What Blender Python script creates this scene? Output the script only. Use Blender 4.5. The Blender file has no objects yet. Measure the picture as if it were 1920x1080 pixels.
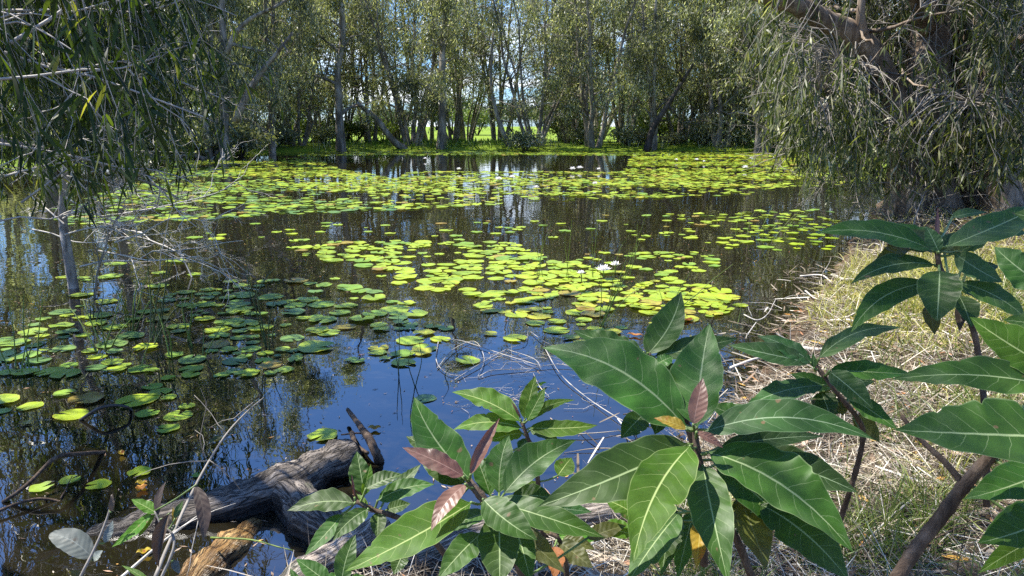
import bpy, math
import numpy as np
rng = np.random.default_rng(11)
C = bpy.context.scene.collection
rad = math.radians
# ------------------------------------------------------------------ camera frame
F = 1371.0
PITCH = rad(12.5)
CAM = np.array([0.0, 0.0, 1.75])
FWD = np.array([0, math.cos(PITCH), -math.sin(PITCH)])
UPV = np.array([0, math.sin(PITCH), math.cos(PITCH)])
RGT = np.array([1.0, 0, 0])
UP = np.array([0, 0, 1.0])
SUN = np.array([-.48, .16, .85]); SUN = SUN / np.linalg.norm(SUN)

def ray(px, py):
    return FWD + RGT * (px - 960) / F + UPV * (540 - py) / F
def Q(px, py, d):                       # point at depth d along the view axis
    return CAM + ray(px, py) * d
def P(px, py, z=0.0):                   # point on the level z
    r = ray(px, py)
    return CAM + r * ((z - CAM[2]) / r[2])
def R(px, py, Y):                       # point in the vertical plane y = Y
    r = ray(px, py)
    return CAM + r * (Y / r[1])
def nrm(v):
    v = np.asarray(v, float)
    return v / (np.linalg.norm(v, axis=-1, keepdims=True) + 1e-12)

# ------------------------------------------------------------------ mesh builder
class MB:
    def __init__(s):
        s.v = []; s.f = []; s.uv = []; s.n = 0
    def add(s, v, faces, uv=None):
        v = np.asarray(v, float).reshape(-1, 3)
        for f in faces:
            f = np.asarray(f, np.int64)
            if len(f): s.f.append(f + s.n)
        s.v.append(v); s.n += len(v)
        s.uv.append(np.zeros((len(v), 2)) if uv is None else np.asarray(uv, float).reshape(-1, 2))
    def build(s, name, mat, parent=None, smooth=True, origin=None):
        me = bpy.data.meshes.new(name)
        o = bpy.data.objects.new(name, me); C.objects.link(o)
        if s.n:
            V = np.concatenate(s.v)
            off = np.array(parent.location) if parent is not None else (np.zeros(3) if origin is None else np.asarray(origin, float))
            if parent is not None and parent.parent is not None: off = off + np.array(parent.parent.location)
            V = V - off
            sizes = np.concatenate([np.full(len(f), f.shape[1], np.int64) for f in s.f])
            loops = np.concatenate([f.reshape(-1) for f in s.f])
            starts = np.concatenate([[0], np.cumsum(sizes)[:-1]])
            me.vertices.add(len(V)); me.vertices.foreach_set('co', V.astype(np.float32).ravel())
            me.loops.add(len(loops)); me.loops.foreach_set('vertex_index', loops.astype(np.int32))
            me.polygons.add(len(starts)); me.polygons.foreach_set('loop_start', starts.astype(np.int32))
            uvl = me.uv_layers.new(name='UVMap')
            UVs = np.concatenate(s.uv)[loops]
            uvl.data.foreach_set('uv', UVs.astype(np.float32).ravel())
            me.update(calc_edges=True)
            if smooth: me.polygons.foreach_set('use_smooth', np.ones(len(starts), bool))
            if parent is None and origin is not None: o.location = origin
        me.materials.append(mat)
        if parent is not None: o.parent = parent
        return o

def tag(o, label=None, cat=None, group=None, kind=None):
    if label: o['label'] = label
    if cat: o['category'] = cat
    if group: o['group'] = group
    if kind: o['kind'] = kind
    return o
def thing(name, label, cat, loc=(0, 0, 0), group=None):
    o = bpy.data.objects.new(name, None); C.objects.link(o)
    o.location = loc; o.empty_display_size = .1
    return tag(o, label, cat, group)
def dup(o, loc=None, rz=0, sc=None, label=None, group=None):
    r = o.copy(); C.objects.link(r)
    if loc is not None: r.location = loc
    r.rotation_euler = (0, 0, rz)
    if sc is not None: r.scale = sc
    if label: r['label'] = label
    if group: r['group'] = group
    for ch in list(o.children):
        c = ch.copy(); C.objects.link(c); c.parent = r
    return r

def spl(pts, m=4):                      # Catmull-Rom through points
    p = np.asarray(pts, float)
    if len(p) < 3:
        t = np.linspace(0, 1, m + 1)[:, None]; return p[0] * (1 - t) + p[-1] * t
    q = np.vstack([2 * p[0] - p[1], p, 2 * p[-1] - p[-2]])
    out = []
    for i in range(1, len(q) - 2):
        a, b, c, d = q[i - 1], q[i], q[i + 1], q[i + 2]
        for k in range(m):
            t = k / m
            out.append(.5 * (2 * b + (c - a) * t + (2 * a - 5 * b + 4 * c - d) * t * t + (3 * b - a - 3 * c + d) * t ** 3))
    out.append(p[-1])
    return np.array(out)

def tube(mb, pts, r, n=6, rough=0.0, cap=True):
    p = np.asarray(pts, float); m = len(p)
    r = np.broadcast_to(np.asarray(r, float), (m,)) if np.ndim(r) else np.full(m, float(r))
    t = nrm(np.gradient(p, axis=0))
    ref = np.array([0, 0, 1.0]) if abs(t[0][2]) < .9 else np.array([1.0, 0, 0])
    u = np.empty((m, 3)); u[0] = nrm(np.cross(t[0], ref))
    for i in range(1, m):
        w = u[i - 1] - t[i] * np.dot(u[i - 1], t[i]); u[i] = w / (np.linalg.norm(w) + 1e-9)
    b = np.cross(t, u)
    a = np.linspace(0, 2 * math.pi, n, endpoint=False)
    rr = r[:, None] * np.ones(n)[None]
    if rough: rr = rr * (1 + rough * (rng.random((m, n)) - .5) * 2)
    V = p[:, None] + rr[..., None] * (np.cos(a)[None, :, None] * u[:, None] + np.sin(a)[None, :, None] * b[:, None])
    i, j = np.meshgrid(np.arange(m - 1), np.arange(n), indexing='ij')
    j2 = (j + 1) % n
    f = np.stack([i * n + j, i * n + j2, (i + 1) * n + j2, (i + 1) * n + j], -1).reshape(-1, 4)
    fs = [f]; V = V.reshape(-1, 3)
    L = np.concatenate([[0], np.cumsum(np.linalg.norm(np.diff(p, axis=0), axis=1))])
    uv = np.stack([np.repeat(L, n), np.tile(np.arange(n) / n, m)], -1)
    if cap:
        V = np.vstack([V, p[:1], p[-1:]]); uv = np.vstack([uv, [[0, 0], [L[-1], 0]]])
        k = np.arange(n); k2 = (k + 1) % n
        fs.append(np.stack([k2, k, np.full(n, m * n)], -1))
        fs.append(np.stack([(m - 1) * n + k, (m - 1) * n + k2, np.full(n, m * n + 1)], -1))
    mb.add(V, fs, uv)

PROF3 = np.array([.25, 1.0, .8, .04])
def blades(mb, base, d, n, L, Wd, droop=.25, prof=PROF3):
    base = np.asarray(base, float); N = len(base)
    if N == 0: return
    d = nrm(d); side = nrm(np.cross(d, n))
    S = len(prof); s = np.linspace(0, 1, S)
    L = np.broadcast_to(L, (N,)); Wd = np.broadcast_to(Wd, (N,)); droop = np.broadcast_to(droop, (N,))
    pos = base[:, None] + L[:, None, None] * (d[:, None] * s[None, :, None] - UP * (droop[:, None] * s ** 2)[..., None])
    w = (Wd[:, None] * .5 * prof)[..., None] * side[:, None]
    V = np.stack([pos - w, pos + w], 2)
    k = np.arange(S - 1)
    q = np.stack([2 * k, 2 * k + 1, 2 * k + 3, 2 * k + 2], -1)
    f = (np.arange(N)[:, None, None] * (2 * S) + q[None]).reshape(-1, 4)
    uv = np.stack([np.broadcast_to(s[:, None], (S, 2)), np.broadcast_to(np.array([0, 1.]), (S, 2))], -1)
    mb.add(V, [f], np.broadcast_to(uv, (N, S, 2, 2)))
def diamonds(mb, base, d, n, L, Wd):
    base = np.asarray(base, float); N = len(base)
    d = nrm(d); side = nrm(np.cross(d, n))
    L = np.broadcast_to(L, (N,))[:, None]; Wd = np.broadcast_to(Wd, (N,))[:, None]
    V = np.stack([base, base + d * L * .45 + side * Wd * .5, base + d * L, base + d * L * .5 - side * Wd * .5], 1)
    mb.add(V, [np.arange(4 * N).reshape(N, 4)])

def rvec(N, r=None):
    return nrm((r or rng).normal(size=(N, 3)))

# ------------------------------------------------------------------ materials
def newmat(name):
    m = bpy.data.materials.new(name); m.use_nodes = True
    nt = m.node_tree; nt.nodes.clear()
    out = nt.nodes.new('ShaderNodeOutputMaterial')
    return m, nt, out
def N_(nt, t, **k):
    n = nt.nodes.new('ShaderNode' + t)
    for a, b in k.items():
        if a.startswith('i_'):
            n.inputs[int(a[2:]) if a[2:].isdigit() else a[2:].replace('_', ' ')].default_value = b
        else: setattr(n, a, b)
    return n
def ramp(nt, stops, src, interp='LINEAR'):
    r = nt.nodes.new('ShaderNodeValToRGB'); r.color_ramp.interpolation = interp
    e = r.color_ramp.elements
    while len(e) < len(stops): e.new(.5)
    for x, (p, c) in zip(e, stops):
        x.position = p; x.color = (c[0], c[1], c[2], 1) if hasattr(c, '__len__') else (c, c, c, 1)
    nt.links.new(src, r.inputs[0]); return r.outputs[0]
def math_(nt, op, a, b=None, c=None):
    n = nt.nodes.new('ShaderNodeMath'); n.operation = op
    for i, x in enumerate((a, b, c)):
        if x is None: continue
        if isinstance(x, (int, float)): n.inputs[i].default_value = x
        else: nt.links.new(x, n.inputs[i])
    return n.outputs[0]
def mixc(nt, f, a, b, mode='MIX'):
    n = nt.nodes.new('ShaderNodeMix'); n.data_type = 'RGBA'; n.blend_type = mode
    for i, x in ((0, f), (6, a), (7, b)):
        if isinstance(x, (int, float)): n.inputs[i].default_value = x
        elif hasattr(x, '__len__'): n.inputs[i].default_value = (*x, 1)
        else: nt.links.new(x, n.inputs[i])
    return n.outputs[2]
def noise(nt, scale, vec=None, detail=3, rough=.55, dist=0):
    n = nt.nodes.new('ShaderNodeTexNoise'); n.inputs['Scale'].default_value = scale
    n.inputs['Detail'].default_value = detail; n.inputs['Roughness'].default_value = rough; n.inputs['Distortion'].default_value = dist
    if vec is not None: nt.links.new(vec, n.inputs['Vector'])
    return n.outputs['Fac']
def pos_(nt): return nt.nodes.new('ShaderNodeNewGeometry').outputs['Position']
def scaled(nt, vec, s):
    m = nt.nodes.new('ShaderNodeMapping'); m.inputs['Scale'].default_value = s
    nt.links.new(vec, m.inputs['Vector']); return m.outputs[0]
def bump(nt, h, strength=.3, dist=.02):
    b = nt.nodes.new('ShaderNodeBump'); b.inputs['Strength'].default_value = strength; b.inputs['Distance'].default_value = dist
    nt.links.new(h, b.inputs['Height']); return b.outputs[0]
def finish(nt, out, col, rough=.6, spec=.5, trans=0.0, tcol=None, nrml=None):
    p = nt.nodes.new('ShaderNodeBsdfPrincipled')
    if hasattr(col, '__len__'): p.inputs['Base Color'].default_value = (*col, 1)
    else: nt.links.new(col, p.inputs['Base Color'])
    if isinstance(rough, (int, float)): p.inputs['Roughness'].default_value = rough
    else: nt.links.new(rough, p.inputs['Roughness'])
    p.inputs['Specular IOR Level'].default_value = spec
    if nrml is not None: nt.links.new(nrml, p.inputs['Normal'])
    sh = p.outputs[0]
    if trans:
        t = nt.nodes.new('ShaderNodeBsdfTranslucent')
        src = tcol if tcol is not None else col
        if hasattr(src, '__len__'): t.inputs['Color'].default_value = (*src, 1)
        else: nt.links.new(src, t.inputs['Color'])
        m = nt.nodes.new('ShaderNodeMixShader'); m.inputs[0].default_value = trans
        nt.links.new(sh, m.inputs[1]); nt.links.new(t.outputs[0], m.inputs[2]); sh = m.outputs[0]
    nt.links.new(sh, out.inputs[0])
    return p

def leaf_mat(name, stops, rough=.45, spec=.5, trans=.25, clump=0.0):
    m, nt, out = newmat(name)
    g = nt.nodes.new('ShaderNodeNewGeometry')
    c = ramp(nt, stops, g.outputs['Random Per Island'])
    if clump:
        f = noise(nt, clump, g.outputs['Position'], 2)
        c = mixc(nt, 1.0, c, ramp(nt, [(.35, .62), (.65, 1.25)], f), 'MULTIPLY')
    tc = mixc(nt, 1.0, c, (1.6, 1.7, .7), 'MULTIPLY')
    finish(nt, out, c, rough, spec, trans, tc)
    return m
def plain(name, col, rough=.6, spec=.4, var=.3, scale=8, trans=0):
    m, nt, out = newmat(name)
    f = noise(nt, scale, pos_(nt), 4)
    c = mixc(nt, 1.0, col, ramp(nt, [(.3, 1 - var), (.7, 1 + var)], f), 'MULTIPLY')
    finish(nt, out, c, rough, spec, trans)
    return m
def bark_mat(name, a, b, d, sc=1.0, stretch=.25, strength=.6, spec=.25):
    m, nt, out = newmat(name)
    tc = nt.nodes.new('ShaderNodeTexCoord')
    v = scaled(nt, tc.outputs['Object'], (9 * sc, 9 * sc, 9 * sc * stretch))
    f = noise(nt, 1.0, v, 6, .65, .6)
    f2 = noise(nt, 1.7 * sc, tc.outputs['Object'], 3)
    c = ramp(nt, [(.3, d), (.48, a), (.72, b)], f)
    c = mixc(nt, 1.0, c, ramp(nt, [(.35, .55), (.65, 1.2)], f2), 'MULTIPLY')
    finish(nt, out, c, .85, spec, nrml=bump(nt, f, strength, .03))
    return m

M = {}
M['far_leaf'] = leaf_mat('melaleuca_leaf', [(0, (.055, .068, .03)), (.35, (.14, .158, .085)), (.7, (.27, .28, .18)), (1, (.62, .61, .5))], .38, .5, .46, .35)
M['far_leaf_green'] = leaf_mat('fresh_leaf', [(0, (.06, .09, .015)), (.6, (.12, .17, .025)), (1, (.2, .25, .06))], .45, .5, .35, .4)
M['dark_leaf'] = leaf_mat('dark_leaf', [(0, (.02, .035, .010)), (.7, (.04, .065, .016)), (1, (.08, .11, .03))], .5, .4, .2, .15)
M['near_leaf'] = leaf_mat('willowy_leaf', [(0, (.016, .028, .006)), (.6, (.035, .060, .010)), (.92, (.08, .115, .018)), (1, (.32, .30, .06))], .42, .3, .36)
M['right_leaf'] = leaf_mat('hanging_leaf', [(0, (.024, .04, .007)), (.45, (.075, .098, .022)), (.86, (.18, .195, .07)), (1, (.48, .46, .32))], .42, .35, .36, .5)
M['paperbark'] = bark_mat('paperbark', (.20, .16, .12), (.44, .39, .33), (.05, .038, .03), .7, .18)
M['paperbark_warm'] = bark_mat('paperbark_warm', (.20, .15, .105), (.46, .38, .30), (.05, .034, .024), .8, .12)
M['pale_bark'] = bark_mat('pale_bark', (.40, .36, .31), (.64, .6, .54), (.12, .1, .08), 1.2, .25)
M['far_bark'] = bark_mat('far_bark', (.22, .19, .145), (.52, .47, .40), (.05, .04, .03), .35, .3)
M['dark_bark'] = bark_mat('dark_bark', (.05, .042, .034), (.12, .10, .08), (.015, .012, .01), .5, .3)
M['twig'] = plain('grey_twig', (.24, .215, .18), .7, .3, .35, 6)
M['twig_light'] = plain('pale_grey_twig', (.42, .385, .33), .7, .3, .35, 6)
M['pale_twig'] = plain('pale_dead_twig', (.58, .53, .45), .7, .3, .3, 9)
M['dark_twig'] = plain('dark_wet_twig', (.05, .04, .03), .4, .5, .35, 12)
def log_mat(name, a, b, d, wet=.5, strength=1.0):
    m, nt, out = newmat(name)
    uv = nt.nodes.new('ShaderNodeUVMap').outputs[0]
    v = scaled(nt, uv, (9, 16, 1)); p = pos_(nt)
    f = noise(nt, 1.0, v, 7, .68, 1.4)
    f2 = noise(nt, 9, p, 5, .65)
    cr = math_(nt, 'ABSOLUTE', math_(nt, 'SUBTRACT', noise(nt, .9, scaled(nt, uv, (5, 24, 1)), 4, .6, 1.0), .5))
    c = ramp(nt, [(.3, d), (.47, a), (.70, b)], math_(nt, 'ADD', math_(nt, 'MULTIPLY', f, .7), math_(nt, 'MULTIPLY', f2, .3)))
    c = mixc(nt, ramp(nt, [(.0, 1), (.035, 0)], cr), c, (d[0] * .4, d[1] * .4, d[2] * .4))
    c = mixc(nt, ramp(nt, [(.58, 0), (.68, .5)], noise(nt, 5, p, 4, .7)), c, (.06, .075, .03))
    sp = nt.nodes.new('ShaderNodeSeparateXYZ'); nt.links.new(p, sp.inputs[0])
    w = ramp(nt, [(.25, 1), (.6, 0)], math_(nt, 'ADD', math_(nt, 'MULTIPLY', sp.outputs[2], 7), math_(nt, 'MULTIPLY', math_(nt, 'SUBTRACT', f2, .5), .5)))
    c = mixc(nt, math_(nt, 'MULTIPLY', w, wet), c, (d[0] * .7, d[1] * .7, d[2] * .7))
    h = math_(nt, 'ADD', math_(nt, 'ADD', math_(nt, 'MULTIPLY', f, .7), math_(nt, 'MULTIPLY', f2, .5)), ramp(nt, [(0, 0), (.06, .6)], cr))
    r = math_(nt, 'SUBTRACT', .82, math_(nt, 'MULTIPLY', w, .45))
    finish(nt, out, c, r, .35, nrml=bump(nt, h, strength, .02))
    return m
M['log'] = log_mat('weathered_log', (.15, .125, .10), (.38, .33, .28), (.035, .027, .02), .9)
M['log_dark'] = plain('hollow_shade_wood', (.012, .010, .008), .8, .2, .3, 20)
M['log_brown'] = log_mat('wet_brown_wood', (.30, .16, .045), (.66, .47, .20), (.07, .035, .012), .3)
M['log_pale'] = log_mat('pale_dead_wood', (.40, .33, .26), (.66, .6, .52), (.13, .1, .075), .2)
M['stem'] = bark_mat('shrub_stem', (.11, .075, .05), (.2, .15, .11), (.05, .032, .022), 8, .4, .4)
M['stem_green'] = plain('green_shoot', (.13, .19, .05), .5, .4, .3, 40)
M['stem_red'] = plain('red_shoot', (.28, .05, .04), .45, .5, .3, 40)
M['sedge'] = plain('sedge_stem', (.17, .25, .04), .5, .4, .4, 3, .2)
M['sedge_dark'] = plain('dark_sedge_stem', (.05, .075, .02), .5, .4, .4, 3)
M['petal'] = plain('white_petal', (.85, .83, .82), .5, .4, .06, 30, .25)
M['petal_core'] = plain('yellow_stamen', (.75, .5, .05), .6, .3, .2, 60)
M['straw'] = leaf_mat('dry_straw', clump=2.3, stops=[(0, (.05, .036, .022)), (.35, (.16, .12, .075)), (.72, (.44, .37, .27)), (1, (.80, .75, .64))], rough=.6, spec=.35, trans=.12)
M['grass'] = leaf_mat('green_grass', [(0, (.05, .085, .015)), (.6, (.13, .19, .03)), (1, (.30, .32, .10))], .45, .4, .3)
M['grass_yellow'] = leaf_mat('yellowing_grass', [(0, (.16, .18, .03)), (.5, (.36, .34, .07)), (1, (.62, .56, .25))], .5, .4, .3)
M['far_grass'] = leaf_mat('bank_grass', [(0, (.03, .07, .008)), (.6, (.07, .14, .014)), (1, (.16, .24, .03))], .5, .3, .3)
M['litter'] = leaf_mat('fallen_leaf', [(0, (.10, .06, .035)), (.4, (.28, .19, .12)), (.7, (.45, .38, .29)), (.9, (.45, .17, .05)), (1, (.6, .42, .08))], .55, .4, .1)

def blade_mat(name, base, vein, rough=.47, spec=.34, trans=.24, tcol=(.12, .26, .02), spots=None, nveins=8.5, varh=.36):
    m, nt, out = newmat(name)
    uv = nt.nodes.new('ShaderNodeUVMap').outputs[0]
    sx = nt.nodes.new('ShaderNodeSeparateXYZ'); nt.links.new(uv, sx.inputs[0])
    u, v = sx.outputs[0], sx.outputs[1]
    va = math_(nt, 'ABSOLUTE', v)
    side = math_(nt, 'MULTIPLY', math_(nt, 'GREATER_THAN', v, 0.0), .43)
    t = math_(nt, 'SUBTRACT', math_(nt, 'MULTIPLY', u, nveins), math_(nt, 'MULTIPLY', math_(nt, 'POWER', va, 1.35), 1.15))
    nz = noise(nt, 2.6, uv, 2)
    t = math_(nt, 'ADD', t, math_(nt, 'ADD', side, math_(nt, 'MULTIPLY', nz, .28)))
    fr = math_(nt, 'FRACT', t)
    dd = math_(nt, 'ABSOLUTE', math_(nt, 'SUBTRACT', fr, .5))          # 0.5 at the vein, 0 between
    lat = ramp(nt, [(.474, 0), (.496, .62)], dd)
    lat = math_(nt, 'MULTIPLY', lat, ramp(nt, [(0, 1), (.75, .6), (.95, .05)], va))
    mid = ramp(nt, [(.018, 1), (.048, 0)], va)
    edge = ramp(nt, [(.955, 0), (.99, .45)], va)
    vf = math_(nt, 'MAXIMUM', math_(nt, 'MAXIMUM', lat, mid), edge)
    oi = nt.nodes.new('ShaderNodeObjectInfo')
    p = pos_(nt)
    f = noise(nt, 26, p, 4, .6)
    c = mixc(nt, 1.0, base, ramp(nt, [(.3, .72), (.7, 1.3)], f), 'MULTIPLY')
    hs = nt.nodes.new('ShaderNodeHueSaturation'); nt.links.new(c, hs.inputs['Color'])
    nt.links.new(math_(nt, 'ADD', 1 - varh, math_(nt, 'MULTIPLY', oi.outputs['Random'], 2 * varh)), hs.inputs['Value'])
    nt.links.new(math_(nt, 'ADD', .485, math_(nt, 'MULTIPLY', oi.outputs['Random'], .03)), hs.inputs['Hue'])
    c = hs.outputs[0]
    if spots is not None:
        s = noise(nt, 30, p, 3, .6)
        c = mixc(nt, ramp(nt, [(.55, 0), (.66, 1)], s), c, spots)
    sp = noise(nt, 55, p, 1, .4)
    c = mixc(nt, ramp(nt, [(.745, 0), (.775, .85)], sp), c, (.16, .10, .05))
    eb = math_(nt, 'ADD', math_(nt, 'MAXIMUM', va, math_(nt, 'MULTIPLY', u, .97)), math_(nt, 'MULTIPLY', math_(nt, 'SUBTRACT', noise(nt, 17, p, 3, .65), .5), .55))
    c = mixc(nt, ramp(nt, [(1.06, 0), (1.10, .8)], eb), c, (.20, .13, .05))
    c = mixc(nt, math_(nt, 'MULTIPLY', ramp(nt, [(.52, 0), (.75, .35)], noise(nt, 9, p, 5, .7)), 1.0), c, (.16, .19, .12))
    c = mixc(nt, vf, c, vein)
    h = math_(nt, 'ADD', math_(nt, 'MULTIPLY', ramp(nt, [(0, 1), (.5, 0)], dd), .8), math_(nt, 'MULTIPLY', noise(nt, 160, p, 2), .35))
    h = math_(nt, 'SUBTRACT', h, math_(nt, 'MULTIPLY', mid, .6))
    r = ramp(nt, [(.3, rough - .07), (.7, rough + .14)], noise(nt, 14, p, 3))
    tc = mixc(nt, math_(nt, 'MULTIPLY', vf, .5), tcol, vein)
    finish(nt, out, c, r, spec, trans, tc, bump(nt, h, .18, .003))
    return m
VEIN = (.30, .38, .17)
M['blade'] = blade_mat('broad_leaf', (.036, .088, .010), VEIN)
M['blade_blue'] = blade_mat('broad_leaf_bluish', (.032, .082, .018), (.27, .36, .2), .5, .3)
M['blade_light'] = blade_mat('broad_leaf_fresh_sunlit', (.06, .15, .014), (.42, .5, .18), .52, .22, .32, (.3, .5, .02))  # lighter leaf tone: painted sunlight on the lit leaves, own colour on fresh ones
M['blade_red'] = blade_mat('young_red_leaf', (.135, .062, .045), (.33, .2, .15), .36, .5, .2, (.4, .1, .05))
M['blade_olive'] = blade_mat('ageing_olive_leaf', (.085, .095, .018), (.2, .2, .08), .45, .4, .25, (.3, .3, .03), (.05, .06, .015))
M['blade_yellow'] = blade_mat('yellowing_leaf', (.42, .30, .03), (.5, .4, .1), .4, .4, .3, (.6, .4, .03), (.35, .09, .02))
M['blade_orange'] = blade_mat('dead_orange_leaf', (.46, .20, .045), (.35, .15, .05), .6, .3, .2, (.5, .2, .03), (.2, .07, .02))
M['blade_grey'] = blade_mat('silvery_dead_leaf', (.13, .15, .135), (.17, .19, .17), .5, .3, .1, (.3, .3, .2), (.07, .06, .045))
M['blade_brown'] = blade_mat('brown_dead_leaf', (.075, .05, .032), (.12, .09, .06), .5, .5, .1, (.2, .1, .04))

def pad_mat(name, base, alt, edge, spot=.0):
    m, nt, out = newmat(name)
    uv = nt.nodes.new('ShaderNodeUVMap').outputs[0]
    sx = nt.nodes.new('ShaderNodeSeparateXYZ'); nt.links.new(uv, sx.inputs[0])
    r, a = sx.outputs[0], sx.outputs[1]
    oi = nt.nodes.new('ShaderNodeObjectInfo'); g = nt.nodes.new('ShaderNodeNewGeometry')
    rnd = math_(nt, 'FRACT', math_(nt, 'ADD', oi.outputs['Random'], g.outputs['Random Per Island']))
    p = pos_(nt)
    c = mixc(nt, rnd, base, alt)
    f = noise(nt, 9, p, 4, .65)
    c = mixc(nt, 1.0, c, ramp(nt, [(.3, .75), (.7, 1.2)], f), 'MULTIPLY')
    vv = math_(nt, 'ABSOLUTE', math_(nt, 'SUBTRACT', math_(nt, 'FRACT', math_(nt, 'MULTIPLY', a, 13)), .5))
    vein = math_(nt, 'MULTIPLY', ramp(nt, [(.40, 0), (.5, .5)], vv), ramp(nt, [(.1, 1), (.9, .2)], r))
    c = mixc(nt, vein, c, mixc(nt, .5, base, (.5, .55, .2)))
    c = mixc(nt, ramp(nt, [(.90, 0), (.99, .75)], math_(nt, 'ADD', r, math_(nt, 'MULTIPLY', math_(nt, 'SUBTRACT', f, .5), .35))), c, edge)
    s = noise(nt, 24, p, 3, .7)
    c = mixc(nt, ramp(nt, [(.66 - spot, 0), (.72 - spot, .85)], s), c, (.22, .13, .03))
    finish(nt, out, c, .36, .5, .12, c, bump(nt, math_(nt, 'ADD', f, math_(nt, 'MULTIPLY', vein, .5)), .35, .006))
    return m
M['pad_yellow'] = pad_mat('yellow_green_pad', (.36, .46, .020), (.27, .40, .024), (.42, .36, .03))
M['pad_green'] = pad_mat('fresh_green_pad', (.17, .31, .028), (.25, .36, .03), (.26, .27, .04))
M['pad_deep'] = pad_mat('deep_green_pad', (.09, .20, .05), (.15, .26, .05), (.15, .16, .05))
M['pad_old'] = pad_mat('browning_pad', (.30, .21, .04), (.36, .33, .04), (.2, .1, .03), .12)
M['pad_spotted'] = pad_mat('blotched_yellow_pad', (.42, .43, .025), (.34, .40, .025), (.4, .24, .03), .09)
PADW = {'yellow': 'bright yellow-green', 'green': 'fresh green', 'deep': 'deep green', 'spotted': 'brown-blotched yellow', 'old': 'browning'}

# ------------------------------------------------------------------ pond outline, ground, water
shore_px = [(1000, 1015), (1120, 965), (1260, 885), (1375, 775), (1440, 700), (1488, 640), (1530, 590), (1565, 540), (1592, 480), (1625, 430), (1655, 388),
            (1668, 350), (1650, 322), (1560, 303), (1490, 291)]
POND = [(-9, 1.2), (-4, 1.5), (-1.6, 1.9), (-1.0, 2.25), (-.75, 2.55)] + [tuple(P(x, y)[:2]) for x, y in shore_px]
POND += [(22, 50), (10, 53.5), (0, 53), (-9, 53.5), (-15, 50), (-17, 45), (-19, 40), (-21, 35), (-22, 28), (-20, 20), (-16, 12), (-13, 5)]
POND = np.array(POND)
def pond_sd(x, y):                      # metres to the shore, positive on land
    x = np.asarray(x, float); y = np.asarray(y, float)
    d = np.full(x.shape, 1e9); ins = np.zeros(x.shape, bool)
    n = len(POND)
    for i in range(n):
        ax, ay = POND[i]; bx, by = POND[(i + 1) % n]
        ex, ey = bx - ax, by - ay
        t = np.clip(((x - ax) * ex + (y - ay) * ey) / (ex * ex + ey * ey), 0, 1)
        d = np.minimum(d, np.hypot(x - ax - t * ex, y - ay - t * ey))
        c = ((ay > y) != (by > y))
        with np.errstate(divide='ignore', invalid='ignore'):
            xi = ax + (y - ay) * ex / (ey if ey else 1e-9)
        ins ^= c & (x < xi)
    return np.where(ins, -d, d)
def wob(x, y):
    return (np.sin(x * 3.1 + 1.3 * np.sin(y * 2.3)) * np.cos(y * 2.7 + .8 * np.sin(x * 1.9)) * .6 + np.sin(x * 7.3 + y * 5.1) * .25 + np.sin(x * .7 + y * .9) * .5)
def gz(x, y):
    s = pond_sd(x, y) + .10 * wob(x, y)
    land = .02 + .36 * (1 - np.exp(-np.maximum(s, 0) / 1.6)) + .02 * wob(x * 1.7, y * 1.7) * np.clip(s, 0, 1)
    wet = .02 - 1.0 * (1 - np.exp(np.minimum(s, 0) / 4.5))
    return np.where(s > 0, land, wet)

u = np.linspace(-1, 1, 261); xs = 5.2 * np.sinh(u * 6.7) / math.sinh(6.7) * 250
w = np.linspace(0, 1, 330); ys = -25 + 27.5 * w / .16
k = w > .16
ys[k] = 2.5 + 9 * np.sinh((w[k] - .16) / .84 * 6.2) / math.sinh(6.2) * 170 + (w[k] - .16) * 12
ys = np.concatenate([np.linspace(-25, 0, 12)[:-1], np.linspace(0, 12, 120)[:-1], 12 + 1700 * (np.sinh(np.linspace(0, 1, 150) * 5.5) / math.sinh(5.5))])
X, Y = np.meshgrid(xs, ys, indexing='ij')
Z = gz(X, Y)
mb = MB(); nx, ny = X.shape
i, j = np.meshgrid(np.arange(nx - 1), np.arange(ny - 1), indexing='ij')
mb.add(np.stack([X, Y, Z], -1), [np.stack([i * ny + j, (i + 1) * ny + j, (i + 1) * ny + j + 1, i * ny + j + 1], -1).reshape(-1, 4)])
m, nt, out = newmat('ground_soil')
p = pos_(nt)
sp = nt.nodes.new('ShaderNodeSeparateXYZ'); nt.links.new(p, sp.inputs[0])
f1 = noise(nt, 3.5, p, 6, .7); f2 = noise(nt, 22, p, 4, .7); f3 = noise(nt, .25, p, 3)
lit = ramp(nt, [(.34, (.028, .021, .014)), (.52, (.085, .063, .042)), (.70, (.34, .28, .21))], math_(nt, 'ADD', math_(nt, 'MULTIPLY', f1, .5), math_(nt, 'MULTIPLY', f2, .5)))
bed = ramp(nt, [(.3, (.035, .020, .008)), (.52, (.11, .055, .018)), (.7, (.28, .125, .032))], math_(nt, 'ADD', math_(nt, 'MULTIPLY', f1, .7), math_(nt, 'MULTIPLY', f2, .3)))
field = ramp(nt, [(.3, (.10, .17, .012)), (.6, (.20, .28, .018)), (.75, (.30, .32, .05))], math_(nt, 'ADD', math_(nt, 'MULTIPLY', f3, .6), math_(nt, 'MULTIPLY', f1, .4)))
c = mixc(nt, ramp(nt, [(0, 0), (1, 1)], math_(nt, 'MULTIPLY_ADD', sp.outputs[1], .12, -2.2)), lit, field)
shade = ramp(nt, [(0, 0), (1, 1)], math_(nt, 'MULTIPLY_ADD', sp.outputs[2], 14, .55))  # height mask: pond bed below the waterline, land above
bed = mixc(nt, ramp(nt, [(0, 1), (1, 0)], math_(nt, 'MULTIPLY_ADD', sp.outputs[2], 2.6, 1.15)), bed, (.028, .019, .010))  # bed painted darker with depth, standing in for light lost in the water
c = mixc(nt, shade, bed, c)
finish(nt, out, c, .9, .2, nrml=bump(nt, f2, .7, .03))
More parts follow.
